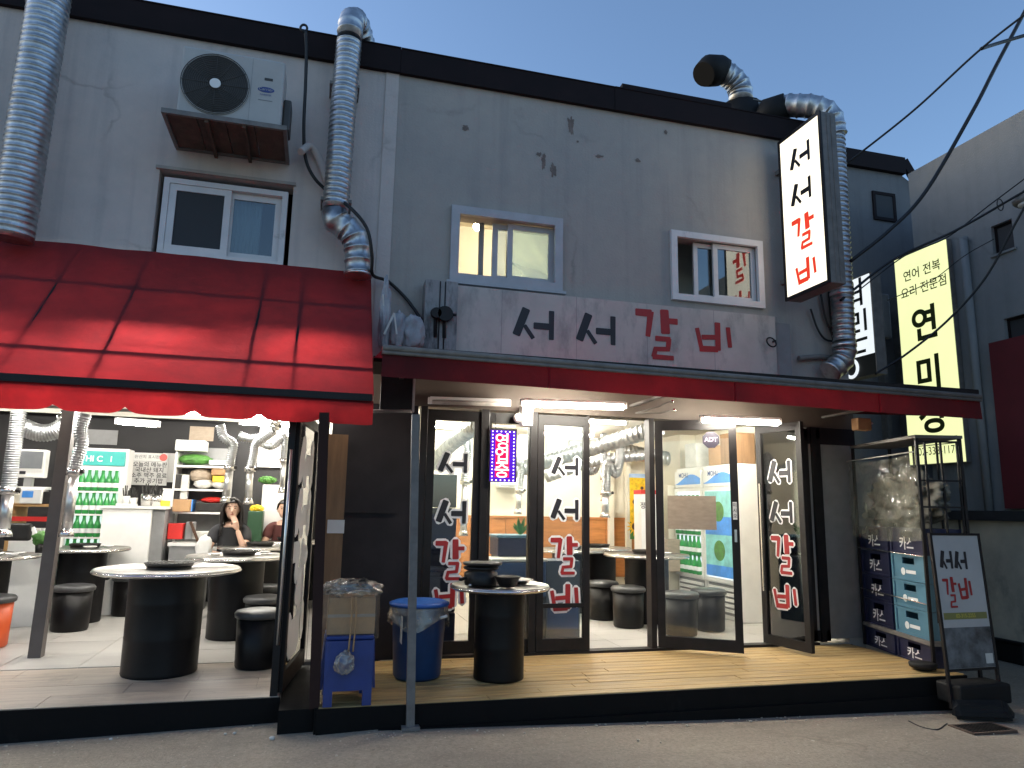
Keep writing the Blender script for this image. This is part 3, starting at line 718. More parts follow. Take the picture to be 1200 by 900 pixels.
# ================================================================== AWNINGS
def sheet_pts(f, nu, nv, thick, mb):
    """thin cloth with two faces: f(u, v) -> point; thickness along z/-y"""
    for off, flip in ((V(0, 0, 0), 0), (V(0, thick*.6, -thick), 1)):
        g = [[mb.bm.verts.new(f(i/nu, j/nv)+off) for i in range(nu+1)] for j in range(nv+1)]
        for j in range(nv):
            for i in range(nu):
                q = (g[j][i], g[j][i+1], g[j+1][i+1], g[j+1][i]); fc = mb.bm.faces.new(q[::-1] if flip else q); fc.smooth = True
    return mb
def sheet1(f, nu, nv, mb):
    g = [[mb.bm.verts.new(f(i/nu, j/nv)) for i in range(nu+1)] for j in range(nv+1)]
    for j in range(nv):
        for i in range(nu): mb.bm.faces.new((g[j][i], g[j][i+1], g[j+1][i+1], g[j+1][i])).smooth = True
    return mb
AX0, AX1, AYF, AZF, AZT = -4.6, .37, 5.42, 2.17, 3.54
aw = thing('red_awning', 'large red fabric canopy over the left dining terrace, glowing from lamps below', 'awning', (-2, W, 2))
def canopy(u, v):       # v=0 top at the wall, 1 front bar
    x = AX0+(AX1-AX0)*u; y = W-.02+(AYF-W+.02)*v; z = AZT+(AZF-AZT)*v
    sag = .03*sin(pi*v)*(1-.3*noise.noise(Vector((x*1.3, v*3, 0)))) + .012*noise.noise(Vector((x*3, v*6, 4)))
    return V(x, y+.3*sag, z-sag*.8)
sheet1(canopy, 90, 24, MB()).build('canopy', M['red'], aw)
def valance(u, v):
    x = AX0+(AX1-AX0)*u; sc = abs(sin(x*2*pi/.88)); d = .135+.055*(1-(1-sc)**3)*.9
    wv = .012*sin(x*21+2*noise.noise(Vector((x*2, 0, 0))))*v
    return V(x, AYF-.012+wv, AZF-.045-d*v)
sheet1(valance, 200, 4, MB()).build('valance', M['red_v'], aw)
def slope(x, v, drop=.035):
    return V(x, W-.02+(AYF-W+.02)*v, AZT+(AZF-AZT)*v-drop)
for v in (.30, .78):
    MB().tube([slope(AX0, v, .058), slope(AX1-.02, v, .058)], .017, 8).build('purlin', M['black'], aw)
for px, py in ((60, 350), (152, 360), (303, 380), (350, 390), (-60, 340)):
    x = at(px, py, 6.2).x
    MB().tube([slope(x, .02, .05), slope(x, .985, .05)], .014, 8).build('rafter', M['black'], aw)
MB().bbox((AX0, AYF-.004, AZF-.058), (AX1-.01, AYF+.06, AZF-.005), .008).build('front_bar', M['black'], aw)
MB().box((AX0, AYF-.026, AZF-.046), (AX1-.01, AYF-.018, AZF+.006)).build('bar_cover_strip', M['black'], aw)  # added black strip, hides the lamplit top of the front bar
mb = MB(); mb.poly([slope(AX1-.004, 0, 0), slope(AX1-.004, 1, 0), V(AX1-.004, AYF, AZF-.18), V(AX1-.004, W-.02, 2.7)]); mb.build('side_curtain', M['red_v'], aw)
# narrow awning over the right shop front
R0, R1, RY, RZ = .385, 5.70, 5.02, 2.425
ra = thing('retractable_awning', 'long narrow dark red awning with a grey front rail over the shop doors', 'awning', (3, W, 2.3))
def rcan(u, v):
    x = R0+(R1-R0)*u; return V(x, W-.06+(RY-W+.06)*v, 2.70+(RZ+.02-2.70)*v-.02*sin(pi*v))
sheet1(rcan, 40, 8, MB()).build('canopy', M['dark_red'], ra)
def zr(x): return RZ-.008*(x-R0)
def rval(u, v):
    x = R0+(R1-R0)*u; return V(x, RY-.02+.012*v*sin(x*3.1)+.008*noise.noise(Vector((x*3, v, 0))), zr(x)-.01-.168*v)
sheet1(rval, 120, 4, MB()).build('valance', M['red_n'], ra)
mb = MB()
for dz, r in ((.026, .022), (-.006, .014)): mb.tube([(R0, RY-.035, zr(R0)+dz), (R1, RY-.035, zr(R1)+dz)], r, 10)
mb.build('front_rail', M['grey_steel'], ra)
MB().box((R0, RY-.02, zr(R1)+.03), (R1, RY+.05, zr(R0)+.05)).build('front_bar', M['black'], ra)
mb = MB(); mb.poly([(R1-.004, W-.1, 2.69), (R1-.004, RY, RZ), (R1-.004, RY-.01, RZ-.2), (R1-.004, W-.1, 2.45)]); mb.build('end_flap', M['red_n'], ra)
for x in (.62, 3.05, 5.35): MB().bar((x, W-.06, 2.40), (x, RY+.02, RZ-.02), .035, .025).build('folding_arm', M['grey_steel'], ra)
for x in (1.62, 3.2, 4.6): MB().box((x, RY-.034, zr(x)-.178), (x+.012, RY-.026, zr(x)-.012)).build('seam', M['dark_red'], ra)
# retracted side blind between the awnings
bl = thing('side_blind', 'rolled side blind hanging in the gap between the two awnings, dark with a pale edge', 'blind', at(470, 485, 5.9))
a, b = at(447, 441, 5.9), at(482, 482, 5.9)
MB().box((a.x, 5.88, b.z), (b.x, 5.92, a.z)).build('blind', M['black'], bl)
MB().box((b.x+.001, 5.86, b.z-.01), (b.x+.02, 5.94, a.z)).build('end_rail', M['signwhite'], bl)
MB().tube([(a.x-.06, 5.86, b.z-.02), (b.x-.01, 5.86, b.z-.005)], .014, 8).build('bottom_bar', M['grey_steel'], bl)

# lamps under the right awning
def tube_lamp(name, label, a, b, m, r=.016, body=True, group=None, drop=.035):
    a, b = Vector(a), Vector(b); t = thing(name, label, 'lamp', (a+b)/2+V(0, 0, .03), group)
    d = (b-a).normalized(); s = d.cross(EZ).normalized()
    MB().tube([a+d*.02, b-d*.02], r, 10).build('tube', m, t)
    MB().obox((a+b)/2+V(0, 0, drop), d, s, EZ, (b-a).length/2, .025, .013).build('lamp_body', M['white'], t)
    for p in (a, b): MB().obox(p+V(0, 0, .012), d, s, EZ, .018, .018, .03).build('end_cap', M['white'], t)
    return t
l1 = tube_lamp('tube_lamp', 'lit fluorescent tube under the awning above the middle door', at(612, 473, 6.2), at(732, 477, 6.2), M['tube_out'], .03)
l2 = tube_lamp('tube_lamp', 'lit fluorescent tube under the awning above the folded door leaf', at(822, 492, 6.18), at(913, 495.5, 6.18), M['tube_out'], .03)
l3 = tube_lamp('tube_lamp', 'unlit tube lamp left of the lit ones, tinted pink by the LED board', at(504, 471, 6.45), at(596, 474, 6.45), M['signwhite'], .022)
sp = thing('sensor_box', 'small white sensor box on the header beside the unlit tube', 'sensor', at(615, 490, 6.6))
a, b = at(608, 476, 6.55), at(623, 500, 6.55)
MB().bbox((a.x+.02, 6.50, b.z), (b.x, 6.62, a.z), .015).build('housing', M['white'], sp)
MB().ball((a.x+.0, 6.56, b.z+.08), .05, sub=2).build('eye', M['white'], sp)
sp2 = thing('sensor_box', 'small beige box under the awning end above the crate rack', 'sensor', at(1010, 497, 6.0))
a, b = at(1001, 490, 6.0), at(1018, 505, 6.0); MB().bbox((a.x, 5.95, b.z), (b.x, 6.05, a.z), .01).build('housing', M['card'], sp2)
MB().tube([(b.x, 6, (a.z+b.z)/2), (b.x+.05, 6, (a.z+b.z)/2+.02)], .012, 6).build('plug', M['white'], sp2)
hook = thing('ceiling_hook', 'pair of small spot lamps on a bent wire under the awning between the lit tubes', 'spotlight', at(785, 478, 6.5))
mb = MB(); mb.tube([at(745, 484, 6.5), at(770, 477, 6.45), at(787, 470, 6.4)], .006, 6); mb.tube([at(745, 484, 6.5), at(775, 484, 6.45), at(789, 480, 6.4)], .006, 6); mb.build('arm', M['grey_steel'], hook)
for p in ((788, 470.5), (790, 480.5)): MB().ball(at(*p, 6.4), .018, sub=2).build('lamp_head', M['steel'], hook)

# ================================================================== SIGNS
fs = thing('shop_sign_board', 'long pale sign board above the door awning with black and red brush lettering', 'sign', at(720, 430, W-.1))
a, b = at(536, 333, W-.14), at(908, 372, W-.14)
SZT, SZB = (a.z+b.z)/2, 2.74
sb = MB().box((a.x, W-.14, SZB), (b.x, W-.003, SZT)).build('panel', M['signwhite'], fs)
cells = []
for (x0, y0, x1, y1) in ((598, 361, 651.5, 400), (672.5, 367.5, 723, 406), (741.5, 362, 797, 422), (812, 377.5, 858, 416)):
    p, q = at(x0, y1, W-.14), at(x1, y0, W-.14); p2, q2 = at(x0, y0, W-.14), at(x1, y1, W-.14)
    zb = (p.z+q2.z)/2; zt = (q.z+p2.z)/2; cells.append((V(p.x, W-.141, zb), q.x-p.x, zt-zb))
brush_word(('seo', 'seo', 'gal', 'bi'), cells, EX, EZ, V(0, -1, 0), fs, INK4)
# faint ghost marks of older print
for i in range(5):
    x = a.x+.45+i*.78
    MB().box((x, W-.1412, SZB), (x+.004, W-.1402, SZT)).build('panel_joint', M['greypl'], fs)
c0, c1 = at(499, 331, W-.2), at(533, 405, W-.2)
mb = MB().box((c0.x, W-.2, SZB-.01), (a.x-.003, W-.003, SZT+.01)); mb.build('end_box', mat('stained_end_box', (.27, .265, .265), .7, var=.2, scale=5, dirt=((.05, .05, .055), 4, .5, (1.5, 1, .5))), fs)
for x in (c0.x+.14, c0.x+.19): MB().tube([(x, W-.205, SZB), (x, W-.205, SZT)], .006, 6).build('cable', M['cable'], fs)
MB().box((b.x+.003, W-.12, SZB), (b.x+.2, W-.003, SZT-.06)).build('end_box', M['greypl'], fs)
for i, (px, py, r) in enumerate(((511, 367, .055), (521.5, 368, .08))):
    s = thing('round_lamp', ['small round black lamp at the far left of the sign board end', 'round black lamp head clipped to the left end of the sign board'][i], 'lamp', at(px, py, W-.26))
    c = at(px, py, W-.26)
    MB().tube([c+V(0, -.03, 0), c+V(0, .0, 0), c+V(0, .055, 0)], [r*.9, r, r*.75], 16).build('lamp_head', M['black'], s)
    MB().tube([c+V(r*.9, 0, 0), c+V(r*1.35, .0, .0)], .014, 6).build('knob', M['black'], s)
    MB().bar(c+V(0, .04, -.01), c+V(.01, .05, -.22), .03, .02).build('bracket', M['black'], s)
rg = thing('metal_ring', 'black ring hanging from the right end of the sign board', 'ring', at(904, 401, W-.2))
c = at(904, 401, W-.2)
MB().tube([c+V(.055*cos(t), .02*sin(t), .055*sin(t)) for t in [2*pi*k/20 for k in range(21)]], .009, 6).build('ring', M['black'], rg)
MB().bar(c+V(.05, 0, .02), c+V(.09, .17, .03), .02).build('hook', M['black'], rg)

# blade sign
BX, BT = 4.86, .19
bs = thing('blade_sign', 'tall backlit white sign box projecting from the facade with vertical black and red lettering', 'sign', (BX+.1, 6.2, 3.6))
p0, p1, p2, p3 = at(915, 168, X=BX), at(921, 351, X=BX), at(961, 133, X=BX), at(970, 328, X=BX)
BY0, BY1 = (p2.y+p3.y)/2, (p0.y+p1.y)/2; BZ0, BZ1 = (p1.z+p3.z)/2, (p0.z+p2.z)/2
MB().bbox((BX+.008, BY0-.02, BZ0-.03), (BX+BT, BY1+.02, BZ1+.03), .01).build('housing', M['grey_steel'], bs)
mb = MB()
mb.box((BX-.012, BY0-.022, BZ0-.032), (BX+.007, BY0+.012, BZ1+.032)).box((BX-.012, BY1-.012, BZ0-.032), (BX+.007, BY1+.022, BZ1+.032))
mb.box((BX-.012, BY0+.012, BZ0-.032), (BX+.007, BY1-.012, BZ0+.004)).box((BX-.012, BY0+.012, BZ1-.004), (BX+.007, BY1-.012, BZ1+.032)); mb.build('rim', M['black'], bs)
MB().box((BX-.004, BY0+.0125, BZ0+.0045), (BX+.006, BY1-.0125, BZ1-.0045)).build('face', M['blade_face'], bs)
for dx in (.07, .12): MB().box((BX+dx, BY0-.026, BZ0), (BX+dx+.012, BY0-.0205, BZ1)).build('edge_bead', M['grey_steel'], bs)
H_ = BZ1-BZ0; Wd = BY1-BY0; inks = [M['ink'], M['ink'], backlit('lit_red_print', (.9, .05, .02), .42, .1, 3), backlit('lit_red_print', (.9, .05, .02), .42, .1, 3)]
uy = V(0, -1, 0)
cl = []
for f0, f1, s0, s1 in ((.125, .245, .20, .78), (.325, .45, .20, .76), (.525, .755, .20, .80), (.80, .955, .24, .79)):
    cl.append((V(BX-.0045, BY1-s0*Wd, BZ1-f1*H_), (s1-s0)*Wd, (f1-f0)*H_))
# cell list from photograph fractions measured along the sign face
cl = [(V(BX-.0045, BY1-.22*Wd, BZ1-.245*H_), .56*Wd, .145*H_), (V(BX-.0045, BY1-.20*Wd, BZ1-.475*H_), .56*Wd, .15*H_), (V(BX-.0045, BY1-.18*Wd, BZ1-.755*H_), .62*Wd, .215*H_), (V(BX-.0045, BY1-.22*Wd, BZ1-.965*H_), .55*Wd, .155*H_)]
brush_word(('seo', 'seo', 'gal', 'bi'), cl, uy, EZ, V(-1, 0, 0), bs, inks)
for z in (BZ0+.25, BZ1-.25): MB().bar((BX+.1, BY1+.02, z), (BX+.1, W+.02, z), .05).build('wall_bracket', M['grey_steel'], bs)

# LED board
lb = thing('led_board', 'small purple LED board with glowing red vertical lettering hanging inside the shop front', 'sign', at(590, 565, W-.06))
a, b = at(574.5, 501, W-.09), at(605, 566, W-.09)
a.z = (at(590, 502, W-.09)).z; b.z = at(590, 565, W-.09).z
MB().box((a.x, W-.088, b.z), (b.x, W-.06, a.z)).build('housing', M['black'], lb)
MB().box((a.x+.006, W-.092, b.z+.006), (b.x-.012, W-.0885, a.z-.02)).build('panel', M['led_purple'], lb)
mx = (b.x-a.x)
MB().box((a.x+.055, W-.095, b.z+.045), (b.x-.075, W-.0925, a.z-.06)).build('red_panel', M['led_red'], lb)
src = None
pts = []
nz_ = 15
for k in range(nz_):
    z = b.z+.018+(a.z-b.z-.05)*k/(nz_-1); pts += [(a.x+.026, z), (b.x-.032, z)]
for k in range(1, 5): x = a.x+.026+(mx-.058)*k/5; pts += [(x, b.z+.018), (x, a.z-.032)]
for x, z in pts:
    if src is None: src = MB().ball((x, W-.096, z), .0065, sub=1).build('led', M['led_dot'], lb); s0 = (x, z)
    else: copy_tree(src, parent=lb, loc=V(x-s0[0], 0, z-s0[1]))
for k, ch in enumerate('영업중'): text(ch, .165, V((a.x+b.x)/2-.012, W-.0955, a.z-.135-.137*k), EX, EZ, M['led_text'], lb, name='letter', bold=.012)
MB().tube([(a.x+.06, W-.07, a.z), (a.x+.06, W-.05, HZ-.04)], .004, 6).build('wire', M['cable'], lb)
MB().box((a.x+.02, W-.1, a.z+.012), (b.x-.02, W-.07, a.z+.03)).build('hanger', M['white'], lb)

# ================================================================== AIR CONDITIONER ON ITS BRACKET
ac = thing('air_conditioner', 'cream outdoor air conditioner unit with a big round fan grille on a rusty wall shelf', 'air conditioner', at(275, 150, 6.3))
Yf = 6.12
a, b = at(209, 130, Yf), at(337, 150, Yf); zt = (at(225, 50, Yf).z+at(340, 75, Yf).z)/2
AX, BXx, AZ0 = a.x-.02, b.x-.06, 4.585
AZ1 = AZ0+.66
MB().bbox((AX, Yf, AZ0), (BXx, Yf+.34, AZ1), .02).build('casing', M['ac'], ac)
fc = at(260, 92.5, Yf); fc = V(AX+.33*(BXx-AX)+.01, Yf, AZ0+.335)
MB().tube([fc+V(0, .02, 0), fc+V(0, -.012, 0)], .285, 40, smooth=False).build('fan_ring', M['ac'], ac)
g = MB()
for r in [.03+.0165*k for k in range(16)]:
    g.tube([fc+V(r*cos(t), -.016, r*sin(t)) for t in [2*pi*k/40 for k in range(41)]], .0035, 4, caps=False)
for k in range(12): g.tube([fc+V(.03*cos(2*pi*k/12), -.018, .03*sin(2*pi*k/12)), fc+V(.272*cos(2*pi*k/12), -.018, .272*sin(2*pi*k/12))], .003, 4)
g.build('fan_grille', M['dark_grille'], ac)
MB().tube([fc+V(0, -.008, 0), fc+V(0, -.0135, 0)], .268, 40, smooth=False).build('fan_recess', mat('fan_recess', (.035, .032, .028), .7), ac)
MB().tube([fc+V(0, -.014, 0), fc+V(0, -.026, 0)], .045, 20, smooth=False).build('fan_hub', M['white'], ac)
MB().box((AX+.68*(BXx-AX), Yf-.0015, AZ0+.01), (AX+.683*(BXx-AX), Yf-.0002, AZ1-.02)).build('panel_seam', M['greypl'], ac)
lx = AX+.83*(BXx-AX)
lg = MB(); lg.extrude_poly([V(lx+.07*cos(2*pi*k/28), Yf-.001, AZ0+.36+.026*sin(2*pi*k/28)) for k in range(28)], (0, -.002, 0)); lg.build('logo', M['logo_blue'], ac)
text('Carrier', .04, V(lx, Yf-.0035, AZ0+.362), EX, EZ, M['ac'], ac)
MB().box((lx-.02, Yf-.002, AZ0+.45), (lx+.05, Yf-.0002, AZ0+.475)).build('nameplate', M['dark_grille'], ac)
text('INVERTER', .022, V(lx, Yf-.002, AZ0+.31), EX, EZ, M['logo_blue'], ac)
MB().box((lx-.06, Yf-.002, AZ0+.255), (lx+.06, Yf-.0002, AZ0+.262)).build('print_line', M['greypl'], ac)
MB().bbox((BXx+.001, Yf+.1, AZ0+.06), (BXx+.07, Yf+.3, AZ0+.36), .015).build('valve_cover', M['dark_grille'], ac)
br = thing('ac_shelf', 'rusty steel wall shelf carrying the air conditioner unit', 'wall shelf', at(275, 165, 6.4))
q0, q1 = AX-.09, BXx+.06; YB = Yf-.1
mb = MB()
mb.box((q0, YB, AZ0-.045), (q1, YB+.03, AZ0-.003)); mb.box((q0, W-.05, AZ0-.04), (q1, W-.003, AZ0-.003))
mb.box((q0, YB+.031, AZ0-.045), (q0+.03, W-.051, AZ0-.003)); mb.box((q1-.03, YB+.031, AZ0-.045), (q1, W-.051, AZ0-.003)); mb.build('frame', M['grey_steel'], br)
for k in range(4):
    xa = q0+.032+(q1-q0-.064)*k/4; MB().box((xa+.004, YB+.032, AZ0-.03), (xa+(q1-q0-.064)/4-.004, W-.052, AZ0-.006)).build('tray_plate', M['rust'], br)
for x in (q0+.35, q1-.35): MB().bar((x, YB+.02, AZ0-.055), (x, W-.01, AZ0-.06), .03).build('cross_bar', M['rust'], br)
cb = [at(358, 36, 6.42), at(359, 60, 6.45), at(358, 100, 6.5), at(356, 150, 6.55), at(358, 185, 6.6), at(368, 208, 6.6), at(385, 225, 6.6), at(410, 243, 6.3), at(430, 268, 6.25), at(436, 300, 6.3), at(437, 322, 6.4), at(455, 330, 6.62), at(476, 350, 6.66), at(492, 372, 6.6), at(497, 380, 6.55)]
tag(MB().tube(spline(cb, 8), .016, 6).build('black_cable', M['cable']), 'black cable running down beside the air conditioner to the sign board end', 'cable')
lp = [at(356+4*cos(t), 33+4*sin(t), 6.42) for t in [pi*2*k/14 for k in range(15)]]
tag(MB().tube(lp, .012, 6).build('cable_loop', M['cable']), 'small black cable loop at the roof edge above the air conditioner', 'cable')
cb2 = [at(352, 178, 6.5), at(364, 172, 6.62), at(375, 190, 6.66), at(384, 215, 6.6)]
tag(MB().tube(spline(cb2, 8), .035, 8).build('pipe_sleeve', M['wall_l']), 'pale insulated pipe sleeve curving from the air conditioner to the duct', 'pipe')

# ================================================================== DUCTS OUTSIDE
def band(t, p, d, r, w=.03):
    d = Vector(d).normalized(); MB().tube([Vector(p)-d*w/2, Vector(p)+d*w/2], r, 18).build('clamp', M['alu'], t)
du = thing('exhaust_duct', 'tall silver spiral exhaust duct climbing the facade right of the air conditioner', 'duct', at(395, 240, 6.4))
YD = 6.45; r = .118
top = at(414, 24, YD)
MB().duct([at(393, 246, YD), at(397, 200, YD), at(402, 130, YD), at(409, 50, YD)], r, .05, .005).build('riser', M['galv'], du)
MB().duct([at(409.5, 46, YD), at(412, 26, YD)+V(0, .03, .02), at(419, 20, YD)+V(.0, .16, .05), at(428, 26, YD)+V(0, .34, .0)], r, .085, .008).build('top_elbow', M['galv'], du)
pts = [at(392, 247, YD), at(394, 258, YD), at(404, 266, YD), at(414, 276, YD), at(419, 292, YD), at(420, 322, YD)]
MB().duct(pts, r*1.02, .11, .011).build('lower_elbow', M['galv'], du)
band(du, pts[-1], EZ, r*1.09, .03)
for (px, py) in ((394, 235), (404, 100)): MB().box((at(px, py, W).x-.14, YD-.02, at(px, py, YD).z-.015), (at(px, py, W).x+.14, W-.002, at(px, py, YD).z+.015)).build('wall_strap', M['grey_steel'], du)
dl = thing('exhaust_duct', 'tall silver spiral exhaust duct at the far left edge rising past the roof', 'duct', at(12, 270, 6.35))
MB().duct([at(13, 281, 6.42), at(20, 240, 6.40), at(39, 115, 6.35), at(61, -20, 6.35)], .158, .05, .0045).build('riser', M['galv'], dl)
MB().tube([at(33, 278, 6.5), at(49, 180, 6.5), at(75, 0, 6.5), at(79, -30, 6.5)], .028, 8).build('side_pipe', M['alu'], dl)
rh = thing('roof_vent', 'silver elbow vent with a black mouth sticking up behind the roof edge', 'vent', at(868, 125, 7.3))
YV = 7.2
MB().duct([at(868, 122, YV), at(867, 105, YV), at(858, 92, YV), at(845, 84, YV)], .145, .085, .01).build('elbow', M['galv'], rh)
MB().tube([at(848, 85.5, YV), at(843, 83, YV), at(830, 84, YV)+V(0, -.02, 0), at(822, 90, YV)+V(0, -.05, 0)], [.17, .185, .19, .15], 18).build('mouth', M['rubber'], rh)
p = at(868, 124, YV); MB().lathe((p.x, p.y, 6.0), [(.3, 0), (.26, p.z-6.0-.03), (.2, p.z-6.0)], 14).build('collar', M['rubber'], rh)
rb = thing('roof_box', 'small green grey box on the roof edge beside the elbow vent', 'roof box', at(888, 130, 7))
a, b = at(880, 120, 7), at(898, 138, 7); MB().bbox((a.x, 6.95, 5.98), (b.x, 7.3, a.z), .01).build('casing', M['greypl'], rb)
MB().box((a.x-.01, 6.94, a.z+.001), (b.x+.01, 7.31, a.z+.015)).build('lid', M['grey_steel'], rb)
dr = thing('exhaust_duct', 'silver duct arching from the roof and running down behind the blade sign', 'duct', (5.4, 6.55, 3))
YR = 6.5
MB().duct([at(900, 140, 6.9), at(915, 126, 6.8), at(935, 124, 6.65), at(955, 126, 6.55), at(972, 136, YR), at(978, 160, YR)], .135, .10, .011).build('arch', M['galv'], dr)
MB().tube([at(897, 148, 6.95), at(906, 130, 6.86), at(922, 123.5, 6.74)], [.2, .19, .15], 16).build('mouth', M['rubber'], dr)
MB().duct([at(977, 150, YR), at(982, 250, YR), at(986, 330, YR), at(989.5, 400, YR)], .115, .06, .008).build('riser', M['galv'], dr)
MB().duct([at(989.5, 402, YR), at(990, 412, YR), at(986, 424, YR), at(972, 436, YR)], .118, .09, .01).build('lower_elbow', M['galv'], dr)
for py, px in ((345, 986.5), (405, 989.5)): band(dr, at(px, py, YR), EZ, .13, .04)
wc = []
for i, pts in enumerate(([(962, 345), (967, 372), (974, 390), (977, 402)], [(971, 342), (973, 370), (976, 398)], [(950, 362), (958, 385), (968, 398), (985, 400)])):
    wc.append(tag(MB().tube(spline([at(*p, W-.05) for p in pts], 8), .012, 6).build('wall_cable', M['cable']), ['left of three loose cables on the wall below the blade sign', 'middle loose cable on the wall below the blade sign, beside the duct', 'thin loose cable bending right on the wall below the blade sign'][i], 'cable', 'loose cables below the blade sign'))
tag(MB().tube([at(936, 420, W-.05), at(960, 418, W-.05), at(985, 420, W-.05)], .03, 8).build('wall_pipe', M['grey_steel']), 'grey pipe lying on the awning edge below the duct elbow', 'pipe')

# grey post, folded sheets in the gap above the awning
gp = thing('grey_post', 'slim grey steel post standing on the street at the left end of the deck', 'post', at(480, 851, 5.22))
p, q = at(480.5, 852, 5.2), at(487, 486, 5.2)
MB().bar(p, q, .055, .055, up=(1, 0, 0)).build('shaft', M['grey_steel'], gp)
MB().box((p.x-.06, 5.14, p.z-.01), (p.x+.06, 5.255, p.z+.01)).build('base_plate', M['grey_steel'], gp)
for i, (px, py, rx, rz, sd) in enumerate(((451, 372, .05, .36, 1), (466, 388, .07, .17, 5), (484, 390, .10, .16, 9))):
    c = at(px, py, 6.35)
    tag(MB().lump(c, rx, .06, rz, .35, 4, 4, sd).build('folded_sheet', M['tarp']), ['tall narrow folded sheet stuffed beside the red canopy edge', 'small folded pale sheet on the awning in the gap', 'crumpled pale sheet on the awning next to the sign board end'][i], 'tarp', 'folded sheets in the gap between the awnings')
st = MB(); st.bar(at(449, 345, 6.3), at(451, 392, 6.3), .012, .012); st.bar(at(462, 367, 6.25), at(450, 392, 6.25), .018); st.bar(at(462, 367, 6.25), at(465, 392, 6.25), .014)
tag(st.build('loose_sticks', M['foam']), 'thin pale sticks leaning together in the gap above the awning', 'sticks')
MBs = MB().box((at(437, 400, 6.2).x, 6.0, 2.55), (at(465, 400, 6.2).x, 6.6, 2.6)); tag(MBs.build('ledge_board', M['black']), 'dark board under the folded sheets between the awnings', 'board')

# ================================================================== NEIGHBOURS
nb = thing('dark_grey_building', 'dark grey neighbouring building set back behind the right end of the restaurant', 'building', (7.5, 8.8, -.3))
Yn = 8.8
za = at(1055, 187, Yn); zb_ = at(1072, 218, Yn); zc = at(1000, 174, Yn)
x0n = XR+.02
mb = MB(); mb.extrude_poly([(x0n, Yn, -.3), (9.6, Yn, -.3), (9.6, Yn, zb_.z-.6), (zb_.x, Yn, zb_.z), (za.x, Yn, za.z-.28), (x0n, Yn, za.z-.28)], (0, 3, 0)); mb.build('wall', M['neighwall'], nb)
mb = MB(); mb.box((x0n, Yn-.08, za.z-.279), (za.x+.02, Yn+3.1, za.z)); mb.build('roof_edge', M['fascia'], nb)
mb = MB(); mb.bar((za.x+.03, Yn-.03, za.z-.03), (zb_.x+.1, Yn-.03, zb_.z-.1), .06, .14); mb.build('roof_slope_edge', M['fascia'], nb)
a, b = at(1021, 224, Yn), at(1050, 261, Yn)
wv = frame(MB(), a.x, b.x, b.z, a.z, Yn-.03, Yn-.002, .05).build('window', M['fascia'], nb)
MB().box((a.x+.051, Yn-.02, b.z+.051), (b.x-.051, Yn-.003, a.z-.051)).build('pane', M['screen'], wv)
for px0, py0, px1, py1 in ((1024, 370, 1034, 440), (1043, 350, 1052, 440)):
    a, b = at(px0, py0, Yn), at(px1, py1, Yn); MB().box((a.x, Yn-.12, b.z-1.0), (b.x, Yn-.002, a.z)).build('downpipe', M['grey_steel'], nb)
a, b = at(1022, 345, Yn-.2), at(1040, 398, Yn-.2); MB().bbox((a.x, Yn-.3, b.z), (b.x, Yn-.002, a.z), .02).build('wall_cabinet', M['greypl'], nb)
fz = thing('far_sign', 'partly hidden white backlit sign with broken outlined lettering beyond the duct', 'sign', (6.4, 7.4, 3))
XF = 6.55
p, q, s, t = at(988, 332, X=XF), at(1019, 318, X=XF), at(1025, 438, X=XF), at(992, 445, X=XF)
y0, y1 = q.y, q.y+.75; z0, z1 = s.z, q.z
MB().box((XF+.012, y0, z0), (XF+.16, y1, z1)).build('housing', M['grey_steel'], fz)
MB().box((XF, y0+.02, z0+.02), (XF+.011, y1-.02, z1-.02)).build('face', M['white_face'], fz)
# white backlit shapes on a dark film: the left halves of syllables, as seen past the duct
fw = y1-y0
def fb(mb, s0, s1, f0, f1): mb.box((XF-.004, y1-s0*fw, z1-f0*(z1-z0)), (XF-.0005, y1-s1*fw, z1-f1*(z1-z0)))
dkf = mat('far_sign_film', (.05, .05, .048), .4)
mb = MB(); fb(mb, .0, 1., .80, 1.0); fb(mb, .0, .16, .0, .80); mb.build('dark_field', dkf, fz)
for boxes in ([(.28, .34, .05, .30), (.28, .62, .05, .08), (.28, .62, .15, .18), (.56, .62, .05, .18), (.74, .80, .02, .30), (.62, .74, .14, .17), (.34, .80, .22, .25)], [(.30, .36, .36, .56), (.30, .70, .36, .39), (.64, .70, .36, .46), (.30, .70, .45, .48), (.80, .86, .34, .56), (.30, .70, .53, .56)], [(.25, .85, .62, .65), (.52, .58, .65, .74), (.30, .80, .74, .77)]):
    mb = MB(); [fb(mb, *q) for q in boxes]; mb.build('letter', dkf, fz)
c = V(XF-.006, y1-.45*fw, z1-.90*(z1-z0)); MB().tube([c+V(0, .11*cos(t), .11*sin(t)) for t in [2*pi*k/20 for k in range(21)]], .022, 6).build('letter', M['white_face'], fz)

XB = 8.0
bb = thing('blue_grey_building', 'tall blue grey rendered building on the right with small dark windows and a red panel', 'building', (XB+2, 5, -.3))
zr0 = at(1064, 205, X=XB); zr1 = at(1200, 127, X=XB)
zroof = (zr0.z+zr1.z)/2
ywins = []
def winX(px0, py0, px1, py1):
    a, b = at(px0, py0, X=XB), at(px1, py1, X=XB); return (min(a.y, b.y), max(a.y, b.y), min(a.z, b.z), max(a.z, b.z))
w1 = winX(1161, 266, 1189, 290); w2 = winX(1176, 374, 1215, 400)
mb = MB(); hs = [w1, w2]
ys = sorted({-6, zr0.y+.0, *[h[0] for h in hs], *[h[1] for h in hs]}); zs = sorted({1.42, zroof, *[h[2] for h in hs], *[h[3] for h in hs]})
for a, b in zip(ys, ys[1:]):
    for c, d in zip(zs, zs[1:]):
        if any(h[0] <= a and b <= h[1] and h[2] <= c and d <= h[3] for h in hs): continue
        mb.box((XB, a, c), (XB+.15, b, d))
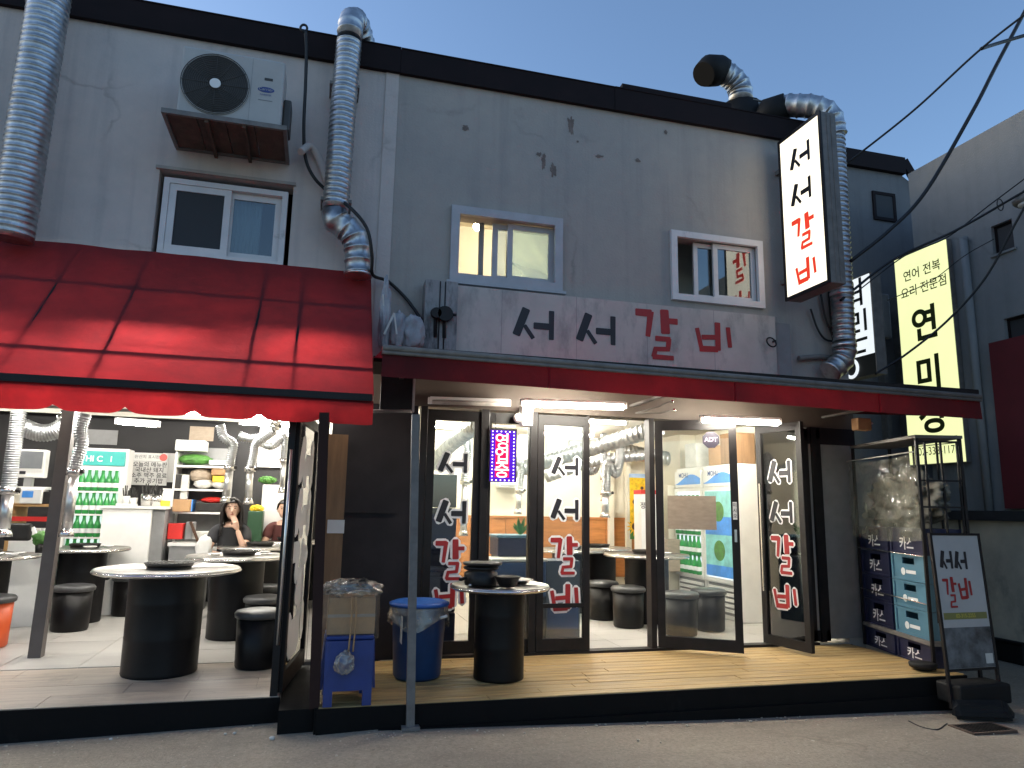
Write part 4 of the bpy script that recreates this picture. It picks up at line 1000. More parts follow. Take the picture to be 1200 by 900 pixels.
mb.box((XB+.151, -6, -.3), (XB+6, zr0.y, zroof-.02)); mb.build('wall', M['bluewall'], bb)
for h in hs:
    wv = MB()
    wv.box((XB+.05, h[0], h[2]), (XB+.09, h[0]+.03, h[3])).box((XB+.05, h[1]-.03, h[2]), (XB+.09, h[1], h[3])).box((XB+.05, h[0]+.03, h[2]), (XB+.09, h[1]-.03, h[2]+.03)).box((XB+.05, h[0]+.03, h[3]-.03), (XB+.09, h[1]-.03, h[3]))
    wv = wv.build('window', M['fascia'], bb)
    MB().box((XB+.06, h[0]+.031, h[2]+.031), (XB+.07, h[1]-.031, h[3]-.031)).build('pane', M['screen'], wv)
    MB().box((XB-.03, h[0]-.03, h[2]-.03), (XB+.05, h[1]+.03, h[2]-.003)).build('sill', M['bluewall'], bb)
a, b = at(1165, 403, X=XB), at(1187, 596, X=XB)
MB().box((XB-.09, 3.0, b.z), (XB-.002, a.y, a.z)).build('red_panel', M['redpaint'], bb)
MB().tube([(XB-.06, at(1140, 350, X=XB).y, 1.42), (XB-.06, at(1140, 350, X=XB).y, zroof-1.3)], .05, 8).build('downpipe', M['bluewall'], bb)
cw = thing('retaining_wall', 'beige concrete base wall with a dark coping at the right, behind the board sign', 'wall', (XB-.2, 6, -.3))
MB().box((XB-.22, -6, -.4), (XB-.002, 8.7, 1.30)).build('wall', M['concrete'], cw)
MB().box((XB-.30, -6, 1.302), (XB-.003, 8.72, 1.415)).build('coping', M['coping'], cw)
MB().box((XB-.235, 7.25, -.4), (XB-.2205, 7.27, 1.3)).build('joint', M['coping'], cw)
ys_ = thing('yellow_sign', 'tall yellow backlit sign box on the blue grey building with dark lettering', 'sign', (XB-.4, 7.5, 2))
XY = 7.90
p, q, s, t = at(1050, 304, X=XY), at(1108.5, 281, X=XY), at(1131, 543, X=XY), at(1064, 543, X=XY)
y0, y1 = (q.y+s.y)/2, (p.y+t.y)/2; z0, z1 = (s.z+t.z)/2, (p.z+q.z)/2
MB().box((XY+.012, y0-.01, z0-.01), (XY+.085, y1+.01, z1+.01)).build('housing', M['grey_steel'], ys_)
MB().box((XY, y0, z0), (XY+.011, y1, z1)).build('face', M['yellow_face'], ys_)
yw, yh = y1-y0, z1-z0
def yt(s, size, fx, fz, bold=.01, sx=1.): text(s, size, V(XY-.002, y1-fx*yw, z1-fz*yh), V(0, -1, 0), EZ, M['oliveink'], ys_, bold=bold, sx=sx)
yt('연어 전복', .17, .52, .105, .012, .95); yt('요리 전문점', .17, .53, .185, .012, .95)
yt('연', .50, .50, .365, .03); yt('미', .50, .50, .60, .03); yt('정', .50, .50, .795, .03)
yt('02-338-1177', .15, .55, .945, .004, .85)
mb = MB()
for f0, f1, s0, s1 in ((.885, .889, .1, .9), (.915, .919, .1, .9)): mb.box((XY-.003, y1-s0*yw, z1-f0*yh), (XY-.0005, y1-s1*yw, z1-f1*yh))
mb.box((XY-.003, y1-.9*yw, z1-.889*yh), (XY-.0005, y1-.885*yw, z1-.915*yh)); mb.build('outlined_bar', M['oliveink'], ys_)

# power lines and the lamp at the right edge
def line(pts, r, label): return tag(MB().tube(spline(pts, 14), r, 6).build('power_line', M['cable']), label, 'power line', 'power lines over the alley')
line([at(988, 195, 6.6), at(1070, 130, 6.0), at(1150, 57, 5.4), at(1230, -5, 4.9)], .013, 'thin power line climbing from the roof edge to the upper right corner')
line([at(997, 306, 6.2), at(1042, 270, 6.1), at(1085, 224, 6.0), at(1140, 130, 5.8), at(1172, 68, 5.7), at(1240, -60, 5.5)], .022, 'thick power line climbing steeply from the blade sign foot to the upper right corner')
line([at(1150, 57, 5.4), at(1172, 50, 5.5), at(1230, 33, 5.5)], .02, 'short dark line joining the crossing of the two climbing power lines')
line([at(985, 352, 6.4), at(1046, 305, 6.5), at(1120, 270, 6.2), at(1187, 232, 6.0), at(1240, 200, 5.8)], .016, 'power line passing just above the yellow sign to the wall lamp')
line([at(1000, 345, 6.4), at(1060, 300, 6.5), at(1110, 278, 6.3), at(1160, 240, 6.1), at(1240, 180, 5.8)], .008, 'thin wire strung beside the line above the yellow sign')
line([at(1026, 438, 6.6), at(1062, 415, 6.6), at(1110, 376, 6.5), at(1155, 325, 6.3), at(1192, 258, 6.0), at(1230, 190, 5.7)], .014, 'slack power line sweeping across the lower half of the yellow sign')
line([at(1040, 352, 7.0), at(1090, 330, 6.9), at(1130, 300, 6.7), at(1165, 280, 6.5)], .006, 'thin wire crossing the yellow sign between its two large characters')
sl = thing('wall_lamp', 'grey green street lamp head cut by the right edge of the picture', 'lamp', at(1200, 235, 6.0))
c = at(1203, 236, 6.0)
MB().lump(c, .16, .13, .075, .08, 3, 3, 2, smooth=True).build('lamp_head', M['grey_steel'], sl)
MB().ball(c+V(-.02, -.02, -.05), .11, .09, .05, 2).build('lens', M['foam'], sl)
MB().tube([c+V(.1, 0, .02), c+V(.6, .1, .12), (XB, c.y+.2, c.z+.2)], .03, 8).build('arm', M['grey_steel'], sl)
cl_ = at(1172, 240, 6.0); tag(MB().tube([cl_+V(.045*cos(t), 0, .07*sin(t)) for t in [2*pi*k/16 for k in range(17)]], .006, 6).build('cable_loop', M['cable']), 'small cable loop hanging from the lines beside the wall lamp', 'cable')
# ================================================================== ON THE DECK
def put(root, x, y, z=0., rz=0.): root.location = (x, y, z); root.rotation_euler = (0, 0, rz); return root

# blue stool with cardboard box in a clear bag
bsx, bsy = .285, 5.42
bst = thing('blue_stool', 'square blue plastic stool under the bagged cardboard box at the left end of the deck', 'stool', (bsx, bsy, 0))
mb = MB(); h = .455
def legq(sx, sy):
    m_ = MB(); x0, y0, x1, y1 = bsx+sx*.135, bsy+sy*.135, bsx+sx*.165, bsy+sy*.165
    m_.hexa([(x1-.035*sx-.03, y1-.03, .003), (x1-.035*sx+.03, y1-.03, .003), (x1-.035*sx+.03, y1+.03, .003), (x1-.035*sx-.03, y1+.03, .003), (x0-.03, y0-.03, h-.031), (x0+.03, y0-.03, h-.031), (x0+.03, y0+.03, h-.031), (x0-.03, y0+.03, h-.031)]); return m_
MB().bbox((bsx-.165, bsy-.165, h-.03), (bsx+.165, bsy+.165, h), .012).build('seat', M['blue'], bst)
for sx in (-1, 1):
    for sy in (-1, 1): legq(sx, sy).build('leg', M['blue'], bst)
for (nx, ny) in ((0, -1), (0, 1), (1, 0), (-1, 0)):
    m_ = MB(); u = V(-ny, nx, 0); n_ = V(nx, ny, 0); c = V(bsx, bsy, 0)
    m_.hexa([c+n_*.188-u*.13+V(0, 0, .10), c+n_*.188+u*.13+V(0, 0, .10), c+n_*.17+u*.13+V(0, 0, .10), c+n_*.17-u*.13+V(0, 0, .10), c+n_*.170-u*.13+V(0, 0, h-.031), c+n_*.170+u*.13+V(0, 0, h-.031), c+n_*.15+u*.13+V(0, 0, h-.031), c+n_*.15-u*.13+V(0, 0, h-.031)])
    m_.build('apron', M['blue'], bst)
bx = thing('cardboard_box', 'brown cardboard box standing on the blue stool inside a clear plastic bag', 'box', (bsx, bsy, h+.005))
MB().bbox((bsx-.16, bsy-.13, h+.004), (bsx+.165, bsy+.13, h+.25), .004).build('carton', M['card'], bx)
MB().box((bsx-.161, bsy-.1315, h+.12), (bsx+.166, bsy-.1305, h+.14)).build('tape', M['kraft'], bx)
pb = thing('plastic_bag', 'crumpled clear plastic bag pulled over the cardboard box with its rim bunched on top', 'bag', (bsx, bsy, h+.1))
m_ = MB(); m_.lump((bsx, bsy, h+.30), .20, .165, .06, .38, 7, 4, 3); m_.build('rim', M['bag'], pb)
def bagf(u, v):
    a = 2*pi*u; s = 1.16+.06*noise.noise(Vector((cos(a)*3, sin(a)*3, v*4))); q = max(abs(cos(a)), abs(sin(a)))
    return V(bsx+.165*cos(a)/q*s, bsy+.135*sin(a)/q*s, h+.29-.31*v)
sheet1(bagf, 48, 8, MB()).build('film', M['film'], pb)
for k, x in enumerate((bsx-.005, bsx+.025)): MB().tube(spline([(x, bsy-.165, h+.26), (x+.006, bsy-.175, h+.1), (x-.004, bsy-.19, h-.1)], 6), .006, 6).build('tie_string', M['card'], pb)
MB().lump((bsx+.0, bsy-.02, h+.335), .05, .04, .03, .3, 4, 3, 8).build('dark_content', M['rubber'], pb)
MB().lump((bsx+.075, bsy-.05, h+.345), .035, .03, .03, .3, 4, 3, 5).build('dark_content', M['rubber'], pb)
sb_ = thing('hanging_bag', 'small lumpy clear bag hanging on strings in front of the blue stool', 'bag', (bsx+.0, bsy-.2, h-.18))
MB().lump((bsx-.03, bsy-.21, h-.17), .065, .04, .075, .3, 5, 4, 6, smooth=True).build('bag', M['bag'], sb_)
# old board behind with a white label
ob = thing('brown_board', 'tall narrow brown board leaning in the corner with a white paper label', 'board', at(388, 680, 6.3))
p, q = at(386, 700, 6.3), at(397, 509, 6.3)
MB().bar((p.x, 6.3, .01), (q.x, 6.32, q.z), .03, .165, up=(1, 0, 0)).build('plank', M['oldwood'], ob)
p, q = at(384, 609, 6.27), at(403, 625, 6.27); MB().box((p.x, 6.262, q.z), (q.x, 6.266, p.z)).build('paper_label', M['paper'], ob)
fp = thing('front_post', 'dark brown square post at the left corner of the deck behind the blue stool', 'post', (.06, 5.3, -.02))
p, q = at(368, 830, 5.3), at(379, 500, 5.3); MB().bar((p.x, 5.3, -.012), (q.x, 5.3, q.z+.1), .07, .07, up=(1, 0, 0)).build('shaft', mat('dark_brown_paint', (.035, .018, .015), .7, spec=.15), fp)

# blue bin with lid
bn = thing('blue_bin', 'round blue bin with bright blue lid and bagged rim behind the grey post', 'bin', (.86, 5.98, 0))
MB().lathe((.86, 5.98, .0), [(.17, .004), (.19, .03), (.215, .50), (.228, .53), (.228, .555)], 32).build('body', M['binblue'], bn)
MB().lathe((.86, 5.98, .56), [(.24, .0), (.243, .02), (.2, .035), (.19, .028), (.12, .045), (.0005, .05)], 32).build('lid', M['lidblue'], bn)
m_ = MB()
def bagr(u, v):
    a = 2*pi*u; rr = .232+.02*v+.012*noise.noise(Vector((cos(a)*4, sin(a)*4, v*3))); return V(.86+rr*cos(a), 5.98+rr*sin(a), .555-(.13+.05*sin(a*3+1))*v)
sheet1(bagr, 60, 6, m_); m_.build('bin_bag', M['bag'], bn)
MB().bar((.70, 5.80, .30), (.70, 5.80, .50), .11, .004).build('bag_flap', M['foam'], bn)
MB().tube([(1.00, 5.79, .48), (1.05, 5.76, .50)], .012, 6).build('tag', M['white'], bn)

# round drum tables ----------------------------------------------------------------------------
def make_table(R_=.55, rd=.29, h=.80, label='', loc=(0, 0, 0), group=None, grill=True, black_top=False):
    t = thing('drum_table', label, 'table', (0, 0, 0), group)
    MB().lathe((0, 0, 0), [(rd*.97, .003), (rd*.99, .015), (rd*.985, .03), (rd*.99, h*.33), (rd*.997, h*.345), (rd*.99, h*.36), (rd*.995, h*.66), (rd*1.002, h*.675), (rd*.995, h*.69), (rd, h-.06), (rd*1.015, h-.045)], 32).build('drum', M['drum'], t)
    MB().lathe((0, 0, h-.044), [(R_*.97, 0), (R_, .006), (R_+.004, .018), (R_, .034), (R_*.985, .04), (R_*.97, .033), (.17, .032), (.168, .02)], 56).build('top', M['steel_rim'], t)
    MB().tube([((R_+.002)*V(cos(a), sin(a), 0)+V(0, 0, h-.027)) for a in [2*pi*k/56 for k in range(57)]], .009, 6, caps=False).build('rim', M['steel'], t)
    m_ = MB(); m_.lathe((0, 0, h-.03), [(.165, 0), (.17, .03), (.16, .034), (.14, .0), (.135, -.02)], 32); m_.build('grill_ring', M['castiron'], t)
    if grill:
        m_ = MB(); m_.lathe((0, 0, h+.002), [(.166, 0), (.178, .012), (.192, .036), (.185, .038), (.15, .02), (.1, .018)], 32)
        gp_ = m_.build('grill_plate', M['castiron'], t)
        m_ = MB()
        for k in range(-5, 6):
            hw = (.165**2-(k*.03)**2)**.5; m_.box((k*.03-.005, -hw, h+.034), (k*.03+.005, hw, h+.042))
        m_.build('grate', M['castiron'], gp_)
    put(t, *loc); return t
g1 = 'round steel topped drum tables'
T1 = make_table(.55, .285, .82, 'large round drum table in front on the left terrace, nearest the street', (-1.13, 6.52, 0), g1)
def more_table(lbl, x, y, s=1., z=0, rz=0):
    t = copy_tree(T1, V(x, y, z), rz, lbl); t.scale = (s, s, 1); return t
more_table('round drum table directly behind the front terrace table, inside the left room', -.74, 8.05, .92, 0, .6)
more_table('round drum table where the woman in black sits', -.62, 9.2, .85, .03, 1.2)
more_table('round drum table deepest in the left room, where the person in maroon sits', -.32, 10.1, .82, .05, .3)
more_table('round drum table behind the slanted steel post in the left room', -2.52, 9.3, .85, 0, .9)
more_table('round drum table cut by the left edge of the picture', -3.08, 8.1, .9, 0, 2.)
more_table('round drum table deep in the right room in front of the sunflower poster', 3.95, 9.75, .85, 0, .5)
more_table('round drum table in the right room below the long exhaust hose', 3.35, 9.3, .85, 0, 1.5)
more_table('round drum table in the right room behind the door leaf left ajar', 4.02, 8.35, .95, 0, 1.)
# plates / cloth litter on the front tables
DT = make_table(.40, .205, .735, 'small round drum table outside on the deck holding dark pots', (1.50, 5.84, 0), g1, grill=False)
dp = thing('black_pot', 'tall black pot with a grill plate on it, on the deck table', 'pot', (1.32, 5.78, .735))
MB().lathe((1.31, 5.74, .733), [(.125, .004), (.13, .02), (.135, .10), (.10, .115), (.14, .13), (.142, .145), (.13, .15), (.11, .135), (.09, .13)], 28).build('pot', M['castiron'], dp)
MB().lathe((1.32, 5.73, .85), [(.10, .03), (.155, .045), (.16, .062), (.15, .065), (.1, .05)], 28).build('grill_plate', M['castiron'], dp)
MB().bar((1.17, 5.66, .80), (1.12, 5.63, .79), .03, .02).build('handle', M['castiron'], dp)
MB().ball((1.20, 5.62, .748), .014, sub=2).build('foot', M['steel'], dp)
bw = thing('bowl', 'dark metal bowl on the deck table between the pot and the flat dish', 'bowl', (1.52, 5.60, .735))
MB().lathe((1.49, 5.58, .733), [(.055, .003), (.065, .01), (.10, .075), (.105, .085), (.098, .086), (.062, .02), (.0005, .015)], 28).build('bowl', M['castiron'], bw)
ds = thing('flat_dish', 'flat dark dish with pale rim lying on the deck table beside the bowl', 'dish', (1.65, 5.8, .735))
MB().lathe((1.64, 5.86, .733), [(.09, .003), (.10, .012), (.14, .03), (.142, .036), (.13, .036), (.09, .018), (.0005, .016)], 28).build('dish', M['steel'], ds)

# stools ----------------------------------------------------------------------------------------
def make_stool(m_body, m_seat, label, name='drum_stool', group='round drum stools'):
    t = thing(name, label, 'stool', (0, 0, 0), group)
    MB().lathe((0, 0, 0), [(.165, .003), (.175, .02), (.185, .40)], 28).build('drum', m_body, t)
    MB().lathe((0, 0, .40), [(.19, .0), (.203, .008), (.207, .035), (.19, .058), (.12, .07), (.0005, .073)], 28).build('seat', m_seat, t)
    return t
S1 = make_stool(M['drum'], M['seat'], 'black drum stool at the right end of the left terrace beside the dark door post')
put(S1, -.40, 6.60, 0)
def st(lbl, x, y, s=1., rz=0): return copy_tree(S1, V(x, y, 0), rz, lbl, ) if s == 1 else _sc(copy_tree(S1, V(x, y, 0), rz, lbl), s)
def _sc(o, s): o.scale = (1, 1, s); return o
st('black drum stool just right of the slanted steel post in the left room', -2.42, 8.72)
st('black drum stool between the post and the front terrace table, farther back', -2.38, 9.95)
st('black drum stool half hidden behind the left rim of the front terrace table', -2.10, 9.75)
st('black drum stool under the second table of the left room', -.42, 7.55)
st('black drum stool behind the terrace stool, below the second table', -.46, 8.5)
st('black drum stool in the open right doorway, nearest the sill', 3.62, 8.02)
st('black drum stool in the open right doorway, behind the nearest one', 3.54, 8.62)
st('black drum stool seen through the left half of the ajar door pane', 3.98, 7.42)
st('black drum stool seen through the right half of the ajar door pane', 4.47, 7.66)
st('black drum stool at the far table of the right room', 4.3, 9.15)
OS = make_stool(M['orange'], M['seat'], 'orange drum stool with a black seat at the left edge of the picture'); put(OS, -2.87, 7.85, 0)
OS.scale = (1.08, 1.08, 1)

# crate rack at the right end of the deck --------------------------------------------------------
RX0, RX1, RY0, RY1 = 5.38, 5.79, 5.42, 6.62
rack_from = set(COL.objects)
rt = at(1065, 513, RY0).z
rk = thing('crate_rack', 'black steel wire rack at the right end of the deck, full of drink crates', 'rack', ((RX0+RX1)/2, 6, 0))
for x in (RX0, RX1):
    for y in (RY0, RY1): MB().box((x-.013, y-.013, -.28 if x > 5.5 else 0.001), (x+.013, y+.013, rt)).build('upright', M['black'], rk)
MB().box((RX0-.02, RY0-.02, rt+.001), (RX1+.02, RY1+.02, rt+.03)).build('top_frame', M['grey_steel'], rk)
for k, y in enumerate((RY0,)):
    for x in (RX0+.075, (RX0+RX1)/2+.02, RX1-.03): MB().box((x-.008, y-.01, .4), (x+.008, y+.006, rt-.03)).build('cage_bar', M['black'], rk)
    for z in (rt-.03, at(1080, 563, RY0).z, at(1080, 594, RY0).z, at(1080, 626, RY0).z): MB().box((RX0+.014, y-.012, z-.008), (RX1-.014, y+.008, z+.008)).build('cage_bar', M['black'], rk)
for y in (RY0+.35, RY0+.75):  MB().box((RX1-.01, y-.008, .4), (RX1+.006, y+.008, rt-.0)).build('cage_bar', M['black'], rk)
shz = at(1045, 745, X=RX0).z
MB().box((RX0-.012, RY0-.01, .20), (RX1, RY1, .236)).build('shelf', M['grey_steel'], rk)
for z in (.56, .98): MB().tube([(RX0-.02, RY0, z), (RX0-.02, RY1, z+.02)], .006, 6).build('front_wire', M['steel'], rk)
def make_crate(m, lbl, grp, word, hh=.247, dy=.55):
    t = thing('drink_crate', lbl, 'crate', (0, 0, 0), grp); dx = .36
    b = MB(); w = .018
    b.box((-dx/2, -dy/2, .001), (-dx/2+w, dy/2, hh*.62)); b.box((-dx/2, -dy/2, hh*.62), (-dx/2+w, -.10, hh*.86)); b.box((-dx/2, .10, hh*.62), (-dx/2+w, dy/2, hh*.86)); b.box((-dx/2, -dy/2, hh*.86), (-dx/2+w, dy/2, hh-.004))
    b.box((dx/2-w, -dy/2, .001), (dx/2, dy/2, hh-.004)); b.box((-dx/2+w, -dy/2, .001), (dx/2-w, -dy/2+w, hh-.004)); b.box((-dx/2+w, dy/2-w, .001), (dx/2-w, dy/2, hh-.004)); b.box((-dx/2+w, -dy/2+w, .002), (dx/2-w, dy/2-w, .02))
    for y in (-dy/2-.0, dy/2-.03): b.box((-dx/2-.012, y, .0), (-dx/2-.0005, y+.03, hh-.004))
    b.box((-dx/2-.01, -dy/2+.031, .0), (-dx/2-.0005, dy/2-.031, .02)); b.box((-dx/2-.01, -dy/2+.031, hh-.024), (-dx/2-.0005, dy/2-.031, hh-.004))
    b.build('shell', m, t)
    if word == 'dot':
        q = MB(); q.tube([(-dx/2-.001, .09, hh*.33), (-dx/2-.003, .09, hh*.33)], .035, 16); q.box((-dx/2-.003, -.12, hh*.27), (-dx/2-.001, .04, hh*.40)); q.build('print', M['white_ink'], t)
    else:
        text(word, .13, V(-dx/2-.002, 0, hh*.36), V(0, -1, 0), EZ, M['white_ink'], t, name='print', bold=.02)
    return t
yf, yn = 6.33, 5.74      # far and near columns
cr = make_crate(M['navy'], 'navy crate on the deck at the foot of the far column', 'navy drink crates', '카스'); put(cr, RX0+.20, yf, .002); cr.scale = (1, 1, .78)
cp = lambda o, lbl, y, z: copy_tree(o, V(RX0+.20, y, z), 0, lbl)
cp(cr, 'navy crate at the foot of the near column beside the rack upright', yn, .002)
cp(cr, 'navy crate lowest on the shelf in the far column', yf, .238).scale = (1, 1, 1); cp(cr, 'navy crate second on the shelf in the far column', yf, .487).scale = (1, 1, 1); cp(cr, 'navy crate third on the shelf in the far column', yf, .736).scale = (1, 1, 1)
cp(cr, 'navy crate topmost in the far column, behind the plastic sheet edge', yf, .985).scale = (1, 1, 1)
cp(cr, 'navy crate on top of the three pale blue crates', yn, .985).scale = (1, 1, 1)
sk = make_crate(M['sky_pl'], 'lowest of the three pale blue crates on the rack shelf', 'pale blue drink crates', 'dot'); put(sk, RX0+.20, yn, .238)
cp(sk, 'middle one of the three pale blue crates', yn, .487); cp(sk, 'topmost of the three pale blue crates', yn, .736)
pl = thing('plastic_sheet', 'cloudy clear plastic sheet hung over the upper front of the crate rack', 'sheet', (RX0-.05, 6, 1))
sheet1(lambda u, v: V(RX0-.04-.03*noise.noise(Vector((u*7, v*6, 1)))-.015*noise.noise(Vector((u*19, v*15, 3))), RY0-.02+(RY1-RY0+.06)*u, rt-.14-.03*sin(pi*u)-.80*v), 70, 44, MB()).build('film', M['sheet'], pl)
MB().tube([(RX0-.045, RY0-.02, rt-.13), (RX0-.05, RY1+.04, rt-.14)], .007, 6).build('top_string', M['foam'], pl)
bg = thing('packed_bundle', 'pale wrapped bundle lying on the crates behind the plastic sheet', 'bundle', (RX0+.2, 6, 1.16))
MB().lump((RX0+.22, 6.0, 1.50), .13, .52, .25, .5, 7, 5, 12, smooth=True).build('bundle', mat('dusty_wrap', (.16, .155, .13), .7, var=.4, scale=6, bump=.3), bg)
ft = thing('dark_dish', 'low dark round dish on the deck in front of the near navy crate', 'dish', (5.27, 5.4, 0))
MB().lathe((5.27, 5.40, .0), [(.06, .003), (.11, .03), (.115, .06), (.09, .07), (.0005, .072)], 20).build('dish', M['rubber'], ft)

ra_ = radians(-14); P0 = V(RX0, RY0, 0); RM = Matrix.Rotation(ra_, 3, 'Z')
for o in [o for o in COL.objects if o not in rack_from and o.parent is None]:
    o.location = P0+RM@(o.location-P0); o.rotation_euler[2] += ra_
# stand sign --------------------------------------------------------------------------------------
sg = thing('stand_sign', 'free standing board sign with brush lettering on a black water weighted base', 'sign', (5.25, 4.9, -.28))
YS = 5.10
tl, tr, bl_, brr = at(1087, 626, YS), at(1148, 629, YS+.02), at(1105, 783, YS-.06), at(1163, 783, YS-.05)
ux = (tr-tl); ux.z = 0; wS = ux.length; ux.normalize()
cT = (tl+tr)/2; cB = (bl_+brr)/2; cB = V(cT.x+.0, cB.y, cB.z); uz = (cT-cB); hS = uz.length; uz.normalize(); nS = ux.cross(uz)
wS = wS*.88
o0 = cB-ux*wS/2
m_ = MB(); th = .025
def S(x, z, d=0): return o0+ux*x+uz*z+nS*d
def sbox(mb, x0, x1, z0, z1, d0, d1): mb.hexa([S(x0, z0, d1), S(x1, z0, d1), S(x1, z0, d0), S(x0, z0, d0), S(x0, z1, d1), S(x1, z1, d1), S(x1, z1, d0), S(x0, z1, d0)])
zext = -.30
for x0, x1 in ((-.025, 0), (wS, wS+.025)): sbox(m_, x0, x1, zext, hS+.02, -.012, .012)
sbox(m_, 0, wS, hS, hS+.02, -.012, .012); sbox(m_, 0, wS, -.02, 0, -.012, .012); m_.build('frame', M['black'], sg)
m_ = MB(); sbox(m_, .001, wS-.001, .001, hS-.001, -.006, .006); m_.build('panel', mat('stand_sign_face', (.42, .41, .40), .45, var=.08, scale=3), sg)
NB = nS*.0065
cl = [(S(.045, hS*.73)+NB, .15, hS*.155), (S(.205, hS*.725)+NB, .15, hS*.155), (S(.04, hS*.44)+NB, .17, hS*.24), (S(.21, hS*.49)+NB, .155, hS*.18)]
brush_word(('seo', 'seo', 'gal', 'bi'), cl, ux, uz, nS, sg, INK4)
m_ = MB(); sbox(m_, .02, wS-.02, hS*.36, hS*.41, .0062, .008); m_.build('olive_band', M['olive'], sg)
text('02-315-2255', .042, S(wS/2, hS*.385, .0085), ux, uz, mat('dull_yellow_ink', (.5, .42, .06), .5), sg, bold=.01)
m_ = MB(); sbox(m_, .003, wS-.003, .003, hS*.30, .0062, .0075); m_.build('photo_print', M['photo'], sg)
m_ = MB(); sbox(m_, wS-.10, wS-.02, .03, .11, .0078, .009); m_.build('paper_scrap', M['foam'], sg)
gz = ground_z(5.25)
bb0 = cB+V(0, 0, 0)
MB().bbox((cB.x-.26, YS-.17, gz+.10), (cB.x+.27, YS+.08, gz+.26), .02).build('base_tray', M['rubber'], sg)
m_ = MB(); m_.hexa([(5.06, 4.90, gz+.012), (5.50, 4.76, gz+.012), (5.68, 4.92, gz+.012), (5.02, 4.95, gz+.012), (5.07, 4.91, gz+.10), (5.44, 4.80, gz+.10), (5.54, 4.90, gz+.17), (5.04, 4.95, gz+.19)])
bmesh.ops.bevel(m_.bm, geom=m_.bm.edges[:], offset=.03, segments=3, affect='EDGES'); m_.build('weight', M['rubber'], sg)
dg = thing('drain_grate', 'rusty slotted drain grate in the asphalt in front of the stand sign', 'grate', (5.1, 4.6, gz))
c = at(1148, 853, Z=gz+.012); ng = 13
frame_mb = MB(); x0, x1, y0, y1 = c.x-.2, c.x+.22, c.y-.13, c.y+.10
z0_, z1_ = gz+.0, gz+.02
frame_mb.box((x0, y0, z0_), (x1, y0+.02, z1_)).box((x0, y1-.02, z0_), (x1, y1, z1_)).box((x0, y0+.02, z0_), (x0+.02, y1-.02, z1_)).box((x1-.02, y0+.02, z0_), (x1, y1-.02, z1_)); frame_mb.build('frame', M['rust'], dg)
for k in range(ng): xx = x0+.03+(x1-x0-.06)*k/(ng-1); MB().box((xx-.007, y0+.021, z0_), (xx+.007, y1-.021, z1_-.002)).build('bar', M['castiron'], dg)
MB().box((x0+.021, y0+.021, gz+.006), (x1-.021, y1-.021, gz+.0062)).build('pit', M['rubber'], dg)
wr = [at(1065, 845, Z=gz+.02), at(1080, 852, Z=gz+.02), at(1098, 855, Z=gz+.02), at(1110, 848, Z=gz+.05)]
tag(MB().tube(spline(wr, 8), .006, 6).build('ground_cable', M['cable']), 'thin black cable curling on the asphalt at the foot of the stand sign', 'cable')
ln = thing('dark_crate', 'dark low box on the ground at the right edge behind the stand sign', 'box', at(1195, 780, Z=-.29))
c = at(1200, 778, Z=-.29); MB().bbox((c.x-.12, c.y-.1, c.z), (c.x+.3, c.y+.3, c.z+.22), .015).build('shell', M['rubber'], ln); MB().bbox((c.x-.14, c.y-.12, c.z+.221), (c.x+.32, c.y+.32, c.z+.25), .01).build('lid', M['rubber'], ln)
for i, (px, py, s) in enumerate(((319, 866, .02), (275, 860, .012), (264, 861, .01), (130, 867, .012))):
    c = at(px, py, Z=ground_z(at(px, py, Z=-.2).x)); tag(MB().lump(c+V(0, 0, .006), s, s, s*.6, .3, 3, 2, i).build('litter', M['foam']), ['larger scrap of pale litter on the asphalt near the stool', 'tiny pale scrap on the asphalt, right of a pair', 'tiny pale scrap on the asphalt, left of a pair', 'tiny pale scrap on the asphalt under the front terrace table'][i], 'litter', 'scraps of litter on the street')

gv = MB(); gr = random.Random(5)
for k in range(420):
    x = gr.uniform(-4, 6.2); y = (5.19 if x > .1 else 5.55)-abs(gr.gauss(0, .09))-.02 if gr.random() < .6 else gr.uniform(3.2, 5.1); r = gr.uniform(.003, .009)*(1.5 if gr.random() < .08 else 1)
    t_ = bmesh.new(); bmesh.ops.create_icosphere(t_, subdivisions=1, radius=1)
    for v in t_.verts: v.co = Vector((x, y, ground_z(x)+r*.3))+Vector((v.co.x*r*gr.uniform(.7, 1.3), v.co.y*r*gr.uniform(.7, 1.3), v.co.z*r*.7))
    gv.add(t_)
gv.build('gravel', M['concrete'], kind='stuff')
# folded glass side panel of the left terrace, with the lettering seen from behind
sp_ = thing('glass_side_panel', 'narrow dark framed glass side panel of the terrace with pale lettering seen edge on', 'glass panel', (-.1, 6.1, 0))
A = V(-.175, 5.66, 0); B = V(-.035, 6.62, 0); dd = (B-A).normalized(); nn = V(-dd.y, dd.x, 0); nn = -nn if nn.y > 0 else nn; LW = (B-A).length
pz = 2.06
def PB(s0, s1, z0, z1, t=.022):
    m_ = MB(); a, b = A+dd*s0, A+dd*s1
    return m_.hexa([a-nn*t+EZ*z0, b-nn*t+EZ*z0, b+nn*t+EZ*z0, a+nn*t+EZ*z0, a-nn*t+EZ*z1, b-nn*t+EZ*z1, b+nn*t+EZ*z1, a+nn*t+EZ*z1])
PB(0, .07, .01, pz).build('stile', M['black'], sp_); PB(LW-.06, LW, .01, pz).build('stile', M['black'], sp_); PB(.0701, LW-.0601, .01, .14, .02).build('rail', M['black'], sp_); PB(.0701, LW-.0601, pz-.08, pz, .02).build('rail', M['black'], sp_)
PB(.07, LW-.06, .14, pz-.08, .004).build('pane', M['tint'], sp_)
